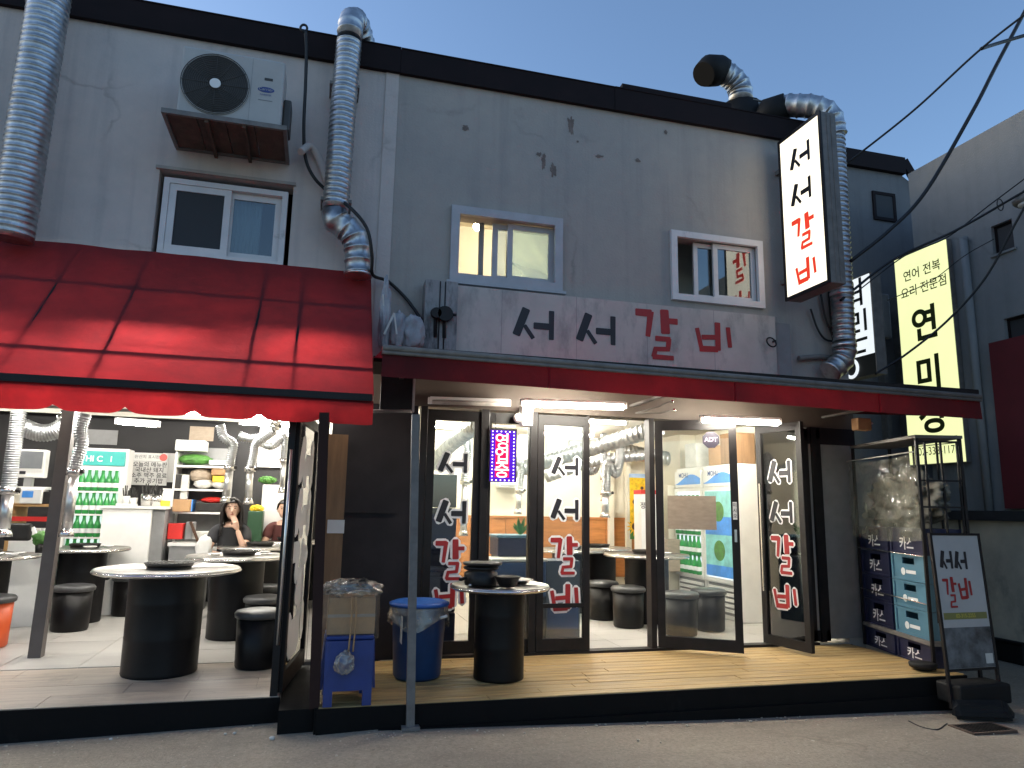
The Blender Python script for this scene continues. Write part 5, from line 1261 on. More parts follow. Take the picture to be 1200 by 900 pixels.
for key, z, hgt in (('seo', 1.50, .36), ('seo', 1.10, .34), ('gal', .60, .42), ('bi', .20, .36)):
    m_ = MB(); strokes(m_, key, A+dd*(LW-.10)+EZ*z-nn*.004, -dd, EZ, .72, hgt, -nn, .05, .0, .0002, .002); m_.build('letter', M['paper'], sp_)
    m_ = MB(); strokes(m_, key, A+dd*.12+EZ*z+nn*.004, dd, EZ, .72, hgt, nn, .05, .0, .0002, .002); m_.build('letter', M['paper'], sp_)
lpst = thing('dark_post', 'black upright closing the right side of the open left dining room', 'post', (-.2, 5.62, 0))
MB().box((-.235, 5.60, -.01), (-.185, 5.65, 2.1)).build('shaft', M['black'], lpst)
MB().tube([(-.205, 5.585, .35), (-.205, 5.585, 1.75)], .011, 8).build('handle_tube', M['alu'], lpst)
# slanted steel post left
p, q = at(41, 772, 7.0), at(80, 488, 6.75)
sp3 = thing('steel_post', 'square brown grey steel post at the front of the left dining room', 'post', (p.x, 7.0, 0))
p = at(42, 770, Z=0.0)
MB().bar((p.x, p.y, .0), (at(82, 488, p.y).x, p.y, 2.45), .10, .10, up=(1, 0, 0)).build('shaft', mat('brown_grey_steel', (.10, .085, .08), .45, .3), sp3)
# ================================================================== LEFT ROOM
g = 'lit tubes on the left room ceiling'
tube_lamp('ceiling_tube_lamp', 'lit ceiling tube just under the red valance above the drinks fridge', at(137, 495, 8.0), at(173, 498, 8.0)+V(.1, .0, 0), M['tube'], .018, group=g)
for i, (x, y) in enumerate(((-.9, 7.3), (-2.6, 7.4), (-1.2, 9.2), (-3.6, 9.0), (-.5, 10.1))):
    tube_lamp('ceiling_tube_lamp', ['ceiling tube over the inner side of the left terrace, hidden by the red canopy', 'ceiling tube behind the slanted steel post, hidden by the red canopy', 'ceiling tube over the counter of the left room, hidden by the red canopy', 'ceiling tube over the left end of the left room', 'ceiling tube over the seated people at the back of the left room'][i], (x-.55, y, 2.40), (x+.55, y, 2.40), M['tube'], .018, group=g)
for i, (x, y) in enumerate(((-2.9, 6.15), (-1.35, 6.1), (-.2, 6.2))):
    tube_lamp('canopy_tube_lamp', ['left tube under the red canopy, showing as a glow through the fabric', 'middle tube under the red canopy, showing as a glow through the fabric', 'right tube under the red canopy, showing as a glow through the fabric'][i], (x-.4, y, 2.48), (x+.4, y, 2.48), M['tube_c'], .016, group='tubes under the red canopy')
# drinks fridge
fr = thing('drinks_fridge', 'tall glass door drinks fridge with a teal header full of green bottles', 'fridge', (-2.3, 8.75, 0))
YF = 10.05; a, b = at(84, 527, YF), at(151, 527, YF); x0, x1 = a.x, b.x; zt = 2.0
MB().bbox((x0, YF+.03, .001), (x1, YF+.32, zt), .01).build('cabinet', M['white'], fr)
MB().box((x0+.02, YF+.018, .3), (x1-.02, YF+.029, zt-.26)).build('lit_back', emit('fridge_light', (.75, 1, .88), .55), fr)
hd = MB().box((x0+.01, YF-.02, zt-.22), (x1-.03, YF+.029, zt-.04)).build('header', M['teal'], fr)
text('HI C   l', .10, V((x0+x1)/2, YF-.021, zt-.14), EX, EZ, M['white_ink'], fr, bold=.02)
frame(MB(), x0+.0, x1-.01, .28, zt-.23, YF-.02, YF+.017, .05).build('door_frame', M['white'], fr)
zsh = [.34, .62, .90, 1.18, 1.46]
for z in zsh: MB().box((x0+.052, YF-.07, z-.02), (x1-.062, YF+.016, z)).build('shelf', M['white'], fr)
MB().box((x0+.02, YF-.015, .02), (x1-.02, YF+.029, .25)).build('kick_plate', M['white'], fr)
MB().box((x0+.12, YF-.018, .08), (x0+.32, YF-.0155, .2)).build('kick_print', M['skyprint'], fr)
def make_bottle(m, lbl, grp, hh=.25, r=.037):
    mb = MB(); mb.lathe((0, 0, .001), [(r*.9, 0), (r, .008), (r, hh*.60), (r*.55, hh*.80), (r*.48, hh*.97), (r*.56, hh)], 12); mb.lathe((0, 0, .05), [(r*1.03, 0), (r*1.03, .055)], 12, mi=1, close=False)
    mb.lathe((0, 0, hh), [(r*.52, 0), (r*.52, .012)], 10, mi=0)
    o = mb.build('drink_bottle', [m, M['white_ink']]); o.location = (0, 0, 0); tag(o, lbl, 'bottle', grp)
    return o
gb = None
ORD = ['first', 'second', 'third', 'fourth', 'fifth', 'sixth', 'seventh', 'eighth']
words = ['lowest', 'second lowest', 'middle', 'second highest', 'top']
for s, z in enumerate(zsh):
    n_ = 7
    for k in range(n_):
        x = x0+.09+(x1-x0-.19)*k/(n_-1); L = '%s green bottle from the left on the %s shelf of the drinks fridge' % (ORD[k], words[s])
        if gb is None: gb = make_bottle(M['green_gl'], L, 'green bottles in the drinks fridge'); o = gb
        else: o = copy_tree(gb, label=L)
        o.location = (x, YF-.035, z); o.rotation_euler[2] = rnd.random()*6
# white counter
ct = thing('white_counter', 'white counter with a plain front beside the drinks fridge', 'counter', (-1.9, 8.6, 0))
YC = 9.75; a, b = at(121, 592, YC), at(179, 592, YC)
MB().bbox((a.x, YC, .001), (b.x, YC+.7, 1.25), .008).build('front_panel', M['white'], ct)
MB().bbox((a.x-.04, YC-.03, 1.251), (b.x+.16, YC+.75, 1.285), .008).build('top', M['white'], ct)
MB().box((b.x+.001, YC+.05, .001), (b.x+.14, YC+.7, 1.25)).build('side_panel', M['greypl'], ct)
for i, (px, w, hh, m_) in enumerate(((147, .05, .12, 'paper'), (156, .05, .10, 'paper'), (172, .08, .15, 'steel'), (183, .075, .14, 'steel'))):
    x = at(px, 590, YC+.2).x
    t = thing('cutlery_holder', ['leftmost white cup of spoons on the counter', 'second white cup of spoons on the counter', 'larger steel tub with dark utensils on the counter', 'steel tub of dark utensils nearest the right end of the counter'][i], 'holder', (x, YC+.2, 1.287), 'utensil holders on the white counter')
    MB().lathe((x, YC+.2, 1.287), [(w*.8, 0), (w, hh), (w*.9, hh), (w*.75, .01)], 16).build('cup', M[m_], t)
    for k in range(7):
        aa = k*.9; MB().tube([(x+w*.3*cos(aa), YC+.2+w*.3*sin(aa), 1.30), (x+w*.9*cos(aa), YC+.2+w*.9*sin(aa), 1.287+hh+.07+.03*(k % 3))], .007, 5).build('utensil', M['castiron'], t)
x = at(150, 590, YC+.1).x; tag(MB().bbox((x-.12, YC+.02, 1.287), (x+.10, YC+.16, 1.315), .008).build('folded_cloth', M['paper']), 'folded white cloth on the counter in front of the spoon cups', 'cloth')
x = at(194, 585, YC+.2).x; nt_ = thing('notice_stand', 'small white and yellow leaflet standing at the right end of the counter', 'leaflet', (x, YC+.2, 1.287))
MB().bar((x, YC+.2, 1.287), (x+.01, YC+.24, 1.51), .004, .12, up=(1, 0, 0)).build('leaflet', M['paper'], nt_); MB().bar((x, YC+.194, 1.29), (x+.002, YC+.202, 1.36), .004, .115, up=(1, 0, 0)).build('yellow_print', M['yellow'], nt_)
# notice board on the dark wall
YN = 10.8; a, b = at(154, 540, YN), at(194, 569, YN)
nbo = thing('menu_notice', 'white handwritten notice with a red round stamp on the dark wall above the counter', 'notice', ((a.x+b.x)/2, 9.45, a.z))
MB().box((a.x, YN+.04, b.z), (b.x, YN+.058, a.z)).build('sheet', M['paper'], nbo)
a2, b2 = at(157, 530, YN), at(196, 541, YN); MB().box((a2.x, YN+.035, b2.z), (b2.x, YN+.058, a2.z)).build('heading_strip', M['paper'], nbo)
MB().tube([(b2.x-.06, YN+.03, (a2.z+b2.z)/2), (b2.x-.06, YN+.034, (a2.z+b2.z)/2)], .05, 20).build('red_stamp', mat('stamp_red', (.75, .12, .10), .5), nbo)
for k, s in enumerate(('오늘의 메뉴판', '국내산 돼지', '소주 맥주 음료', '추가 공기밥')): text(s, .075, V((a.x+b.x)/2, YN+.0395, a.z-.045-.075*k), EX, EZ, M['ink'], nbo, bold=.012)
text('원산지 표시판', .055, V((a2.x+b2.x)/2-.05, YN+.0345, (a2.z+b2.z)/2), EX, EZ, M['ink'], nbo)
# shelf unit with goods
YS_ = 10.3
su = thing('shelf_unit', 'tall pale shelf unit piled with kitchen goods behind the counter', 'shelf', (-1.5, 9.5, 0))
xa, xb = at(205, 560, YS_).x, at(266, 560, YS_).x
for z in (at(230, 545.5, YS_).z, at(230, 573, YS_).z, at(230, 600, YS_).z, .75): MB().box((xa, YS_, z-.025), (xb, YS_+.45, z)).build('shelf_board', M['white'], su)
for x in (xa-.02, xb+.005): MB().box((x, YS_, .001), (x+.02, YS_+.45, 2.0)).build('side', M['white'], su)
MB().box((xa, YS_+.451, .3), (xb, YS_+.47, 2.1)).build('back_panel', M['greypl'], su)
def goods(name, lbl, cat, px0, py0, px1, py1, m_, d=.3, bev=.01, lump_=0):
    p, q = at(px0, py0, YS_+.04), at(px1, py1, YS_+.04)
    if lump_:
        return tag(MB().lump(((p.x+q.x)/2, YS_+.2, (p.z+q.z)/2), (q.x-p.x)/2, .15, (p.z-q.z)/2, lump_*.6, 9, 4, len(lbl)).build(name, m_), lbl, cat)
    return tag(MB().bbox((p.x, YS_+.04, q.z), (q.x, YS_+.04+d, p.z), bev).build(name, m_), lbl, cat)
zs1 = at(230, 545.5, YS_)
goods('ice_box', 'white box with grey print on top of the shelf unit', 'box', 206, 515, 240, 529, M['white'])
goods('produce_bag', 'bag of green vegetables lying on the top shelf', 'vegetables', 208, 531, 246, 544.5, M['leaf'], lump_=.3)
goods('paper_tray', 'white tray beside the green vegetables on the top shelf', 'tray', 245, 539, 264, 545, M['white'])
goods('carton', 'small brown carton on the middle shelf under the vegetables', 'carton', 248, 548, 264, 557, M['card'])
goods('carton', 'yellow box under the brown carton on the middle shelf', 'carton', 249, 557.5, 264, 565, M['yellow'])
goods('sack', 'pale brown paper sack on the left of the middle shelf', 'sack', 221, 548, 246, 566, M['kraft'], lump_=.2)
goods('white_bag', 'white bag at the front of the middle shelf', 'bag', 226, 560, 247, 572.5, M['paper'], lump_=.25)
goods('white_bag', 'white bag at the right end of the middle shelf', 'bag', 247, 562, 265, 572.5, M['paper'], lump_=.2)
goods('tissue_box', 'blue and white box left on the lower shelf', 'box', 205, 585, 225, 599.5, M['skyprint'])
goods('pepper_tray', 'black tray of red peppers on the lower shelf', 'tray', 229, 589, 264, 599.5, M['castiron'])
goods('peppers', 'heap of red peppers in the black tray', 'peppers', 234, 582, 262, 590, M['redplastic'], lump_=.35)
for x, px in ((0, 204), (1, 212)): goods('post_box', ['dark upright folder at the left end of the shelves', 'pale upright roll at the left end of the shelves'][x], 'folder', px, 556, px+7, 585, M[['castiron', 'foam'][x]], .1, .004)
# prep table under the shelves
pt = thing('prep_table', 'steel prep table with drawers behind the seated woman', 'table', (-1.4, 9.0, 0))
xa, xb = at(197, 632, 9.9).x, at(245, 632, 9.9).x; MB().box((xa, 9.9, .80), (xb, 10.25, .84)).build('top', M['white'], pt)
MB().box((xa+.02, 9.92, .001), (xb-.02, 10.24, .799)).build('body', M['greypl'], pt)
MB().bar((at(224, 604, 9.95).x, 9.96, 1.10), (at(233, 628, 9.95).x, 9.96, .845), .05, .03).build('brace', M['brown'], pt)
# white cabinet, right back
wcb = thing('white_cabinet', 'tall white cabinet at the back right of the left room behind the person in maroon', 'cabinet', (-.6, 10.5, 0))
a, b = at(308, 568, 10.4), at(345, 568, 10.4); MB().bbox((a.x, 10.4, .001), (b.x+.25, 10.86, a.z), .01).build('body', M['white'], wcb)
MB().box((a.x+.35, 10.395, .1), (a.x+.356, 10.3995, a.z-.03)).build('door_gap', M['greypl'], wcb)
vg = thing('vegetable_crate', 'dark green crate of yellow produce behind the seated woman', 'crate', (-.9, 10.1, 0))
a, b = at(291, 597, 10), at(306, 630, 10); MB().bbox((a.x, 10.0, .5), (b.x, 10.3, a.z-.02), .01).build('shell', mat('dark_green_plastic', (.02, .07, .03), .5), vg); MB().bbox((a.x, 10.02, .001), (b.x, 10.28, .499), .01).build('stand', M['greypl'], vg)
tag(MB().lump(((a.x+b.x)/2, 10.15, a.z+.01), (b.x-a.x)*.45, .12, .05, .22, 12, 5, 3).build('produce', M['yellow']), 'yellow produce heaped in the dark green crate', 'produce')
a, b = at(302, 560, 10.3), at(322, 569, 10.3); tag(MB().lump(((a.x+b.x)/2, 10.5, (a.z+b.z)/2+.03), (b.x-a.x)/2, .1, .05, .22, 12, 5, 6).build('leaf_tray', M['leaf']), 'tray of green leaves on top of the white cabinet', 'vegetables')
a, b = at(304, 500, 10.7), at(345, 548, 10.7); wp = MB().box((a.x, 10.82, b.z), (b.x+.2, 10.875, 2.49)).build('white_wall_panel', M['white'], bld)
# white jacket over a chair behind the woman
jk = thing('draped_jacket', 'white cloth jacket draped over a chair back left of the woman', 'jacket', at(242, 640, 9.0))
c = at(238, 642, 9.02); MB().lump(c+V(0, .05, -.03), .085, .05, .17, .22, 4, 4, 4).build('cloth', M['paper'], jk)
# hose arms over the tables
def hose(label, pts, Y, r=.05, grp='silver exhaust hoses over the tables'):
    """flexible hose, then a telescopic rigid arm with a suction cap: pts in photo pixels at depth Y"""
    t = thing('exhaust_hose', label, 'exhaust hose', at(*pts[-1], Y), grp)
    n_ = len(pts)-2
    P_ = [at(*p, Y) if len(p) == 2 else at(p[0], p[1], Y+p[2]) for p in pts]
    MB().duct(P_[:n_+1], r, .022, .007, 14).build('flexible_hose', M['galv'], t)
    MB().tube([P_[-2], P_[-1]], r*.82, 16).build('arm_tube', M['alu'], t)
    d = (P_[-1]-P_[-2]).normalized()
    MB().tube([P_[-2]-d*.03, P_[-2]+d*.03], r*1.3, 16).build('clamp', M['steel'], t)
    MB().tube([P_[-2]+V(r*.9, -.02, 0), P_[-2]+V(r*1.7, -.02, .01)], .02, 8).build('knob', M['castiron'], t)
    MB().tube([P_[-1]-d*.04, P_[-1], P_[-1]+d*.03], [r*.85, r*1.15, r*1.2], 16).build('suction_cap', M['steel'], t)
hose('silver exhaust hose at the left of the pair over the seated woman', [(258, 498), (262, 512), (273, 520), (271, 535), (269, 548), (264, 586)], 9.0)
hose('silver exhaust hose right beside the woman, bending from the ceiling', [(322, 505), (310, 513), (300, 520), (297, 535), (293, 550), (291, 588)], 9.2)
hose('silver exhaust hose over the person in maroon', [(298, 515), (318, 523), (333, 512), (334, 525), (333, 540), (331, 575)], 9.9)
hose('silver exhaust hose crossing low under the ceiling of the left room', [(280, 510), (292, 514), (305, 512), (318, 505), (322, 500), (324, 496)], 9.5)
hose('white exhaust hose running beside the slanted steel post', [(100, 485), (94, 505), (96, 520), (90, 540), (87, 553), (78, 625)], 7.2, .05)
hose('grey exhaust hose at the far left, above the front left table', [(22, 482), (20, 500), (17, 520), (14, 540), (10, 575), (4, 625)], 7.6, .06)
hose('wide pale exhaust hose sagging under the ceiling at the upper left', [(26, 500), (45, 507), (62, 506), (76, 498), (80, 492), (82, 488)], 7.9, .08)
# cash desk corner
cd = thing('cash_desk', 'cash desk corner with brown shelves behind the slanted steel post', 'desk', (-3.4, 9.1, 0))
YD_ = 9.0; a, b = at(10, 600, YD_), at(62, 600, YD_)
zz = at(40, 590.5, YD_).z
MB().box((a.x, YD_, zz-.03), (b.x, YD_+.45, zz)).build('upper_board', M['wood'], cd)
MB().box((a.x, YD_, .001), (a.x+.03, YD_+.45, zz-.031)).build('side', M['wood'], cd); MB().box((b.x-.03, YD_, .001), (b.x, YD_+.45, zz-.031)).build('side', M['white'], cd)
MB().box((a.x+.031, YD_+.02, .9), (b.x-.031, YD_+.44, .93)).build('lower_board', M['white'], cd); MB().box((a.x+.031, YD_+.02, .001), (b.x-.031, YD_+.03, .899)).build('front_panel', M['white'], cd)
a, b = at(10, 605, YD_), at(59, 611, YD_); MB().box((a.x, YD_-.02, b.z), (b.x, YD_-.001, a.z)).build('red_strip', M['redplastic'], cd)
tv = thing('monitor', 'small grey screen monitor on the shelf at the far left', 'monitor', at(33, 558, 9.1))
a, b = at(17, 526, 9.1), at(51, 560, 9.1); MB().bbox((a.x, 9.1, b.z), (b.x, 9.22, a.z), .012).build('case', M['white'], tv)
MB().box((a.x+.03, 9.094, b.z+.10), (b.x-.03, 9.0995, a.z-.02)).build('screen', mat('monitor_screen', (.17, .18, .19), .2), tv); MB().box((a.x+.08, 9.095, b.z+.035), (a.x+.14, 9.0995, b.z+.07)).build('button_pair', M['ink'], tv)
MB().box(((a.x+b.x)/2-.04, 9.13, b.z-.1), ((a.x+b.x)/2+.04, 9.2, b.z-.001)).build('stand', M['greypl'], tv)
MB().box((a.x-.1, 9.05, b.z-.13), (b.x+.1, 9.4, b.z-.101)).build('shelf', M['white'], tv)
a, b = at(24, 572, 8.97), at(48, 590, 8.97); cr_ = thing('card_reader', 'white card terminal with a blue display on the cash desk', 'card terminal', (a.x+.1, 9.05, b.z))
MB().bbox((a.x, 8.97, zz+.002), (b.x, 9.17, a.z), .01).build('case', M['white'], cr_); MB().box((a.x+.025, 8.964, a.z-.1), (a.x+.13, 8.9695, a.z-.03)).build('display', M['skyprint'], cr_)
a, b = at(50, 576, 9.0), at(61, 589.5, 9.0); tag(MB().bbox((a.x, 9.0, zz+.002), (b.x, 9.2, a.z), .006).build('dark_box', M['castiron']), 'dark box beside the white card terminal', 'box')
a, b = at(10, 578, 9.0), at(23, 590, 9.0); tag(MB().bbox((a.x, 9.02, zz+.002), (b.x, 9.2, a.z), .01).build('pale_box', M['cream']), 'pale yellow box left of the card terminal', 'box')
for k in range(6):
    p = at(22+6.5*k, 603, YD_+.06); o = tag(MB().lathe((p.x, p.y, .931), [(.03, 0), (.033, .01), (.036, .10), (.03, .105)], 10).build('white_cup', M['white']), '%s white cup from the left in the row under the card terminal' % ORD[k], 'cup', 'white cups in a row')
a, b = at(4, 613, 8.6), at(35, 634, 8.6); pn = thing('dark_pan', 'black pan hanging tilted at the far left under the cups', 'pan', (a.x, 8.6, b.z)); MB().bbox((a.x, 8.6, b.z), (b.x, 8.66, a.z), .03, seg=3).build('pan', M['castiron'], pn); MB().bar((b.x, 8.63, a.z-.04), (b.x+.06, 8.63, b.z), .03).build('handle', M['white'], pn)
a, b = at(64, 564, 7.6), at(74, 604, 7.6); tag(MB().bbox((a.x, 7.6, b.z), (b.x, 7.66, a.z), .01).build('wood_block', M['wood']), 'light wooden board fixed beside the slanted steel post', 'board')
for i, (x, y, z, r) in enumerate(((-2.86, 7.85, .822, .07), (-2.72, 8.0, .822, .055), (-2.95, 7.95, .822, .05), (-2.70, 7.78, .822, .045), (-2.40, 9.05, .822, .07), (-2.25, 9.2, .822, .05), (-.5, 8.25, .822, .06), (-.95, 7.85, .822, .05), (3.75, 9.0, .822, .06), (4.2, 8.15, .822, .06))):
    L = ['large white dish on the table cut by the left edge', 'second white dish from the left-edge table, nearer its rim', 'small white dish at the far left of the left-edge table', 'small white dish nearest the camera on the left-edge table', 'white dish on the table behind the slanted post', 'small white dish right of it on the table behind the slanted post', 'white dish on the second table, right of its grill', 'small white dish on the second table, left of its grill', 'white dish on the table below the long hose', 'white dish on the table behind the ajar leaf'][i]
    o = MB().lathe((x, y, z), [(r*.6, 0), (r*.95, .015), (r, .022), (r*.9, .02), (r*.55, .006), (.0005, .006)], 20).build('side_dish', M['white']); tag(o, L, 'dish', 'white side dishes on the round tables')
for i, (px, py, w, hh, m_) in enumerate(((212, 600, .10, .16, 'card'), (236, 632, .12, .10, 'foam'), (205, 632, .09, .20, 'redplastic'), (222, 632, .05, .22, 'greypl'))):
    c = at(px, py, 10.05); tag(MB().bbox((c.x-w, 10.0, c.z+.003), (c.x+w, 10.16, c.z+hh), .01).build('kitchen_box', M[m_]), ['brown carton among the goods left of the pepper tray', 'flat pale box on the prep table behind the woman', 'red container at the left end of the prep table', 'slim grey container on the prep table'][i], 'container')
for i, (px, py, w, hh, m_) in enumerate(((202, 548, .14, .2, 'paper'), (118, 512, .2, .1, 'greypl'), (236, 508, .16, .1, 'kraft'))):
    c = at(px, py, 10.84); tag(MB().box((c.x-w, 10.865, c.z-hh), (c.x+w, 10.878, c.z+hh)).build('wall_poster', M[m_]), ['pale paper notice on the dark wall left of the shelf unit', 'grey panel high on the dark wall above the fridge', 'brown paper notice on the dark wall above the shelf unit'][i], 'notice')
pv = thing('small_plant', 'small green potted plant on the left table', 'plant', at(45, 650, 8.1)); c = at(46, 652, 8.1); MB().lathe((c.x, c.y, .83), [(.04, 0), (.05, .09), (.042, .09)], 12).build('pot', M['castiron'], pv); MB().lump((c.x, c.y, .97), .07, .06, .07, .5, 8, 3, 2).build('foliage', M['leaf'], pv)

# ================================================================== RIGHT ROOM
g = 'lit tubes on the right room ceiling'
for i, (x, y) in enumerate(((1.6, 8.0), (3.2, 8.2), (1.7, 9.6), (3.4, 9.8), (4.6, 7.7))):
    tube_lamp('ceiling_tube_lamp', ['ceiling tube behind the left lettered door leaf', 'ceiling tube above the open doorway', 'ceiling tube at the back left of the right room', 'ceiling tube at the back of the right room near the sunflower poster', 'ceiling tube in front of the display fridges'][i], (x-.5, y, 2.42), (x+.5, y, 2.42), M['tube_r'], .018, group=g)
dct = lambda lbl, pts, r: MB().duct([at(*p) for p in pts], r, .07, .008, 16).build('pipe', M['galv'], thing('ceiling_duct', lbl, 'duct', at(*pts[0]), 'ducts under the right room ceiling'))
dct('fat silver duct slanting up to the right behind the door top', [(600, 552, 9.6), (660, 535, 9.0), (720, 517, 8.4), (775, 500, 7.9)], .10)
dct('second silver duct slanting below the fat one', [(640, 560, 10.0), (700, 540, 9.6), (770, 532, 9.2)], .075)
dct('silver duct seen through the left lettered door leaf', [(505, 545, 9.0), (530, 520, 8.2), (560, 498, 7.4)], .08)
dct('silver duct across the back wall by the sunflower poster', [(725, 527, 10.2), (765, 535, 10.2), (800, 540, 10.2)], .11)
hose('silver exhaust hose hanging in the middle of the open doorway view', [(722, 512), (727, 530), (722, 555), (712, 545), (710, 578), (709, 604)], 9.3, .06)
hose('straight silver exhaust arm left of the looped hose in the doorway', [(708, 508), (707, 520), (707, 530), (708, 545), (708, 560), (708, 585)], 9.5, .045)
hose('silver exhaust hose seen beside the LED board', [(600, 530), (604, 540), (612, 545), (610, 560), (609, 575), (607, 600)], 9.4, .045)
hose('silver exhaust hose seen through the left lettered door leaf', [(535, 520), (545, 512), (548, 530), (546, 545), (545, 565), (543, 625)], 8.6, .05)
hose('short curled exhaust hose below the ceiling by the doorway', [(700, 545), (696, 552), (690, 552), (686, 545), (685, 540), (685, 532)], 9.9, .05)
# sunflower poster
pf = thing('sunflower_poster', 'tall poster of yellow sunflowers under a blue sky on the back wall', 'poster', at(750, 630, 10.6))
a, b = at(737.5, 555, 10.66), at(768, 632, 10.66)
MB().box((a.x, 10.66, b.z), (b.x, 10.672, a.z)).build('sheet', M['sky_l'], pf)
zm = at(750, 560, 10.66).z
MB().box((a.x, 10.655, b.z), (b.x, 10.6595, zm)).build('flower_field', M['yellow'], pf)
MB().box((a.x, 10.651, b.z), (b.x, 10.6545, b.z+.28*(zm-b.z))).build('leaf_field', M['leaf'], pf)
for px, py, r in ((744, 588, .10), (744.5, 617, .14), (757, 600, .09), (759, 625, .11), (752, 572, .06)):
    c = at(px, py, 10.65)
    fl_ = MB()
    for k in range(14):
        t_ = 2*pi*k/14; dx = V(cos(t_), 0, sin(t_)); sx = V(-sin(t_), 0, cos(t_)); fl_.poly([c+dx*r*.4-sx*r*.16+V(0, -.0004*k, 0), c+dx*r*1.15+V(0, -.0004*k, 0), c+dx*r*.4+sx*r*.16+V(0, -.0004*k, 0)])
    f_ = fl_.build('sunflower', mat('petal_yellow', (.85, .48, .01), .6), pf)
    MB().tube([c+V(0, -.006, 0), c+V(0, -.012, 0)], r*.45, 16).build('flower_heart', M['brown'], f_)
wd = thing('water_dispenser', 'slim white water dispenser with a red top next to the sunflower poster', 'dispenser', at(762, 640, 9.6))
a, b = at(751, 574, 9.6), at(775, 612, 9.6); MB().bbox((a.x, 9.6, .001), (b.x, 9.85, a.z-.06), .01).build('body', M['white'], wd); MB().box((a.x, 9.595, a.z-.059), (b.x, 9.85, a.z)).build('red_top', M['redplastic'], wd); text('정수기', .1, V(a.x+.12, 9.598, (a.z+b.z)/2), EX, EZ, M['ink'], wd, bold=.01)
# display fridges along the right wall (fronts face the room)
def disp(y0, y1, lbl, third=False):
    X0 = 5.10; zt = 1.96; t = thing('display_fridge', lbl, 'fridge', (5.4, (y0+y1)/2, 0), 'white display fridges on the right wall')
    MB().bbox((X0+.03, y0, .001), (XR-.23, y1, zt), .01).build('cabinet', M['white'], t)
    MB().box((X0+.018, y0+.05, .48), (X0+.029, y1-.05, zt-.33)).build('lit_back', emit('display_light', (.85, .95, 1), .8), t)
    MB().box((X0-.01, y0+.02, zt-.28), (X0+.029, y1-.02, zt-.05)).build('header', M['white'], t)
    m_ = MB(); n_ = 14; pts = [V(X0-.012, y1-.03, zt-.24)]
    for k in range(n_+1):
        f = k/n_; pts.append(V(X0-.012, y1-.03+(y0-y1+.06)*f, zt-.17+.07*sin(f*4.2-1.2)))
    pts.append(V(X0-.012, y0+.03, zt-.24)); m_.extrude_poly(pts, (.0015, 0, 0)); m_.build('wave_print', M['skyprint'], t)
    text('MOHU', .09, V(X0-.0115, y1-.28, zt-.11), V(0, -1, 0), EZ, M['logo_blue'], t, bold=.02)
    m_ = MB(); w = .045
    for ya, yb in ((y0, y0+w), (y1-w, y1)): m_.box((X0-.01, ya, .45), (X0+.017, yb, zt-.29))
    m_.box((X0-.01, y0+w, .45), (X0+.017, y1-w, .5)); m_.box((X0-.01, y0+w, zt-.335), (X0+.017, y1-w, zt-.29)); m_.build('door_frame', M['white'], t)
    for z in (.75, 1.03, 1.31): MB().box((X0-.0, y0+w, z-.015), (X0+.017, y1-w, z)).build('shelf', M['white'], t)
    for k in range(5): MB().box((X0-.0, y0+.06, .10+.065*k), (X0+.029, y1-.06, .135+.065*k)).build('vent_slat', M['white'], t)
    MB().box((X0+.026, y0+.04, .06), (X0+.0295, y1-.04, .43)).build('vent_recess', M['greypl'], t)
    if third:
        MB().box((X0-.012, y0+w+.01, .52), (X0-.003, y1-w-.01, zt-.345)).build('door_print', M['mint'], t)
        for z in (1.35, .85): MB().tube([V(X0-.016, (y0+y1)/2, z), V(X0-.0125, (y0+y1)/2, z)], .13, 24).build('round_print', M['leaf'], t)
        MB().box((X0-.0135, y0+w+.01, 1.05), (X0-.0122, y1-w-.01, 1.28)).build('blue_print', M['skyprint'], t); MB().box((X0-.0135, y0+w+.01, .52), (X0-.0122, y1-w-.01, .66)).build('blue_print', M['skyprint'], t)
    else:
        for zi, z in enumerate((.50, .75, 1.03, 1.31)):
            for k in range(6):
                y = y0+.1+(y1-y0-.2)*k/5; o = copy_tree(gb, V(X0+.002-.02, y, z), None, '%s bottle from the near side on the %s shelf of the farther display fridge' % (ORD[k], ['lowest', 'second lowest', 'second highest', 'top'][zi])); o['group'] = 'bottles in the display fridge'
    return t
disp(8.83, 9.6, 'white display fridge farther from the door, with bottles inside')
disp(8.02, 8.80, 'white display fridge nearer the door, with a mint print across its glass', True)
for i, (y, z, m_) in enumerate(((9.2, 1.965, 'foam'), (8.55, 1.965, 'card'), (8.25, 1.965, 'oldwood'))):
    tag(MB().bbox((5.14, y-.16, z), (5.46, y+.16, z+[.34, .26, .40][i]), .01).build('carton', M[m_]), ['white carton with print on the farther display fridge', 'low brown carton between the others on the display fridges', 'tall brown carton on the nearer display fridge'][i], 'carton')
bk = thing('brown_banner', 'kraft coloured carton stack beside the display fridges seen through the ajar leaf', 'carton', (4.7, 9.7, 0))
a, b = at(782, 548, 9.65), at(800, 600, 9.65); MB().bbox((a.x, 9.65, .001), (b.x, 9.78, 1.72), .01).build('cupboard', M['cream'], bk); 
a, b = at(782, 632, 9.4), at(800, 655, 9.4); tag(MB().bbox((a.x, 9.4, .5), (b.x, 9.6, a.z), .01).build('carton', M['kraft']), 'brown carton beside the farther display fridge', 'carton')
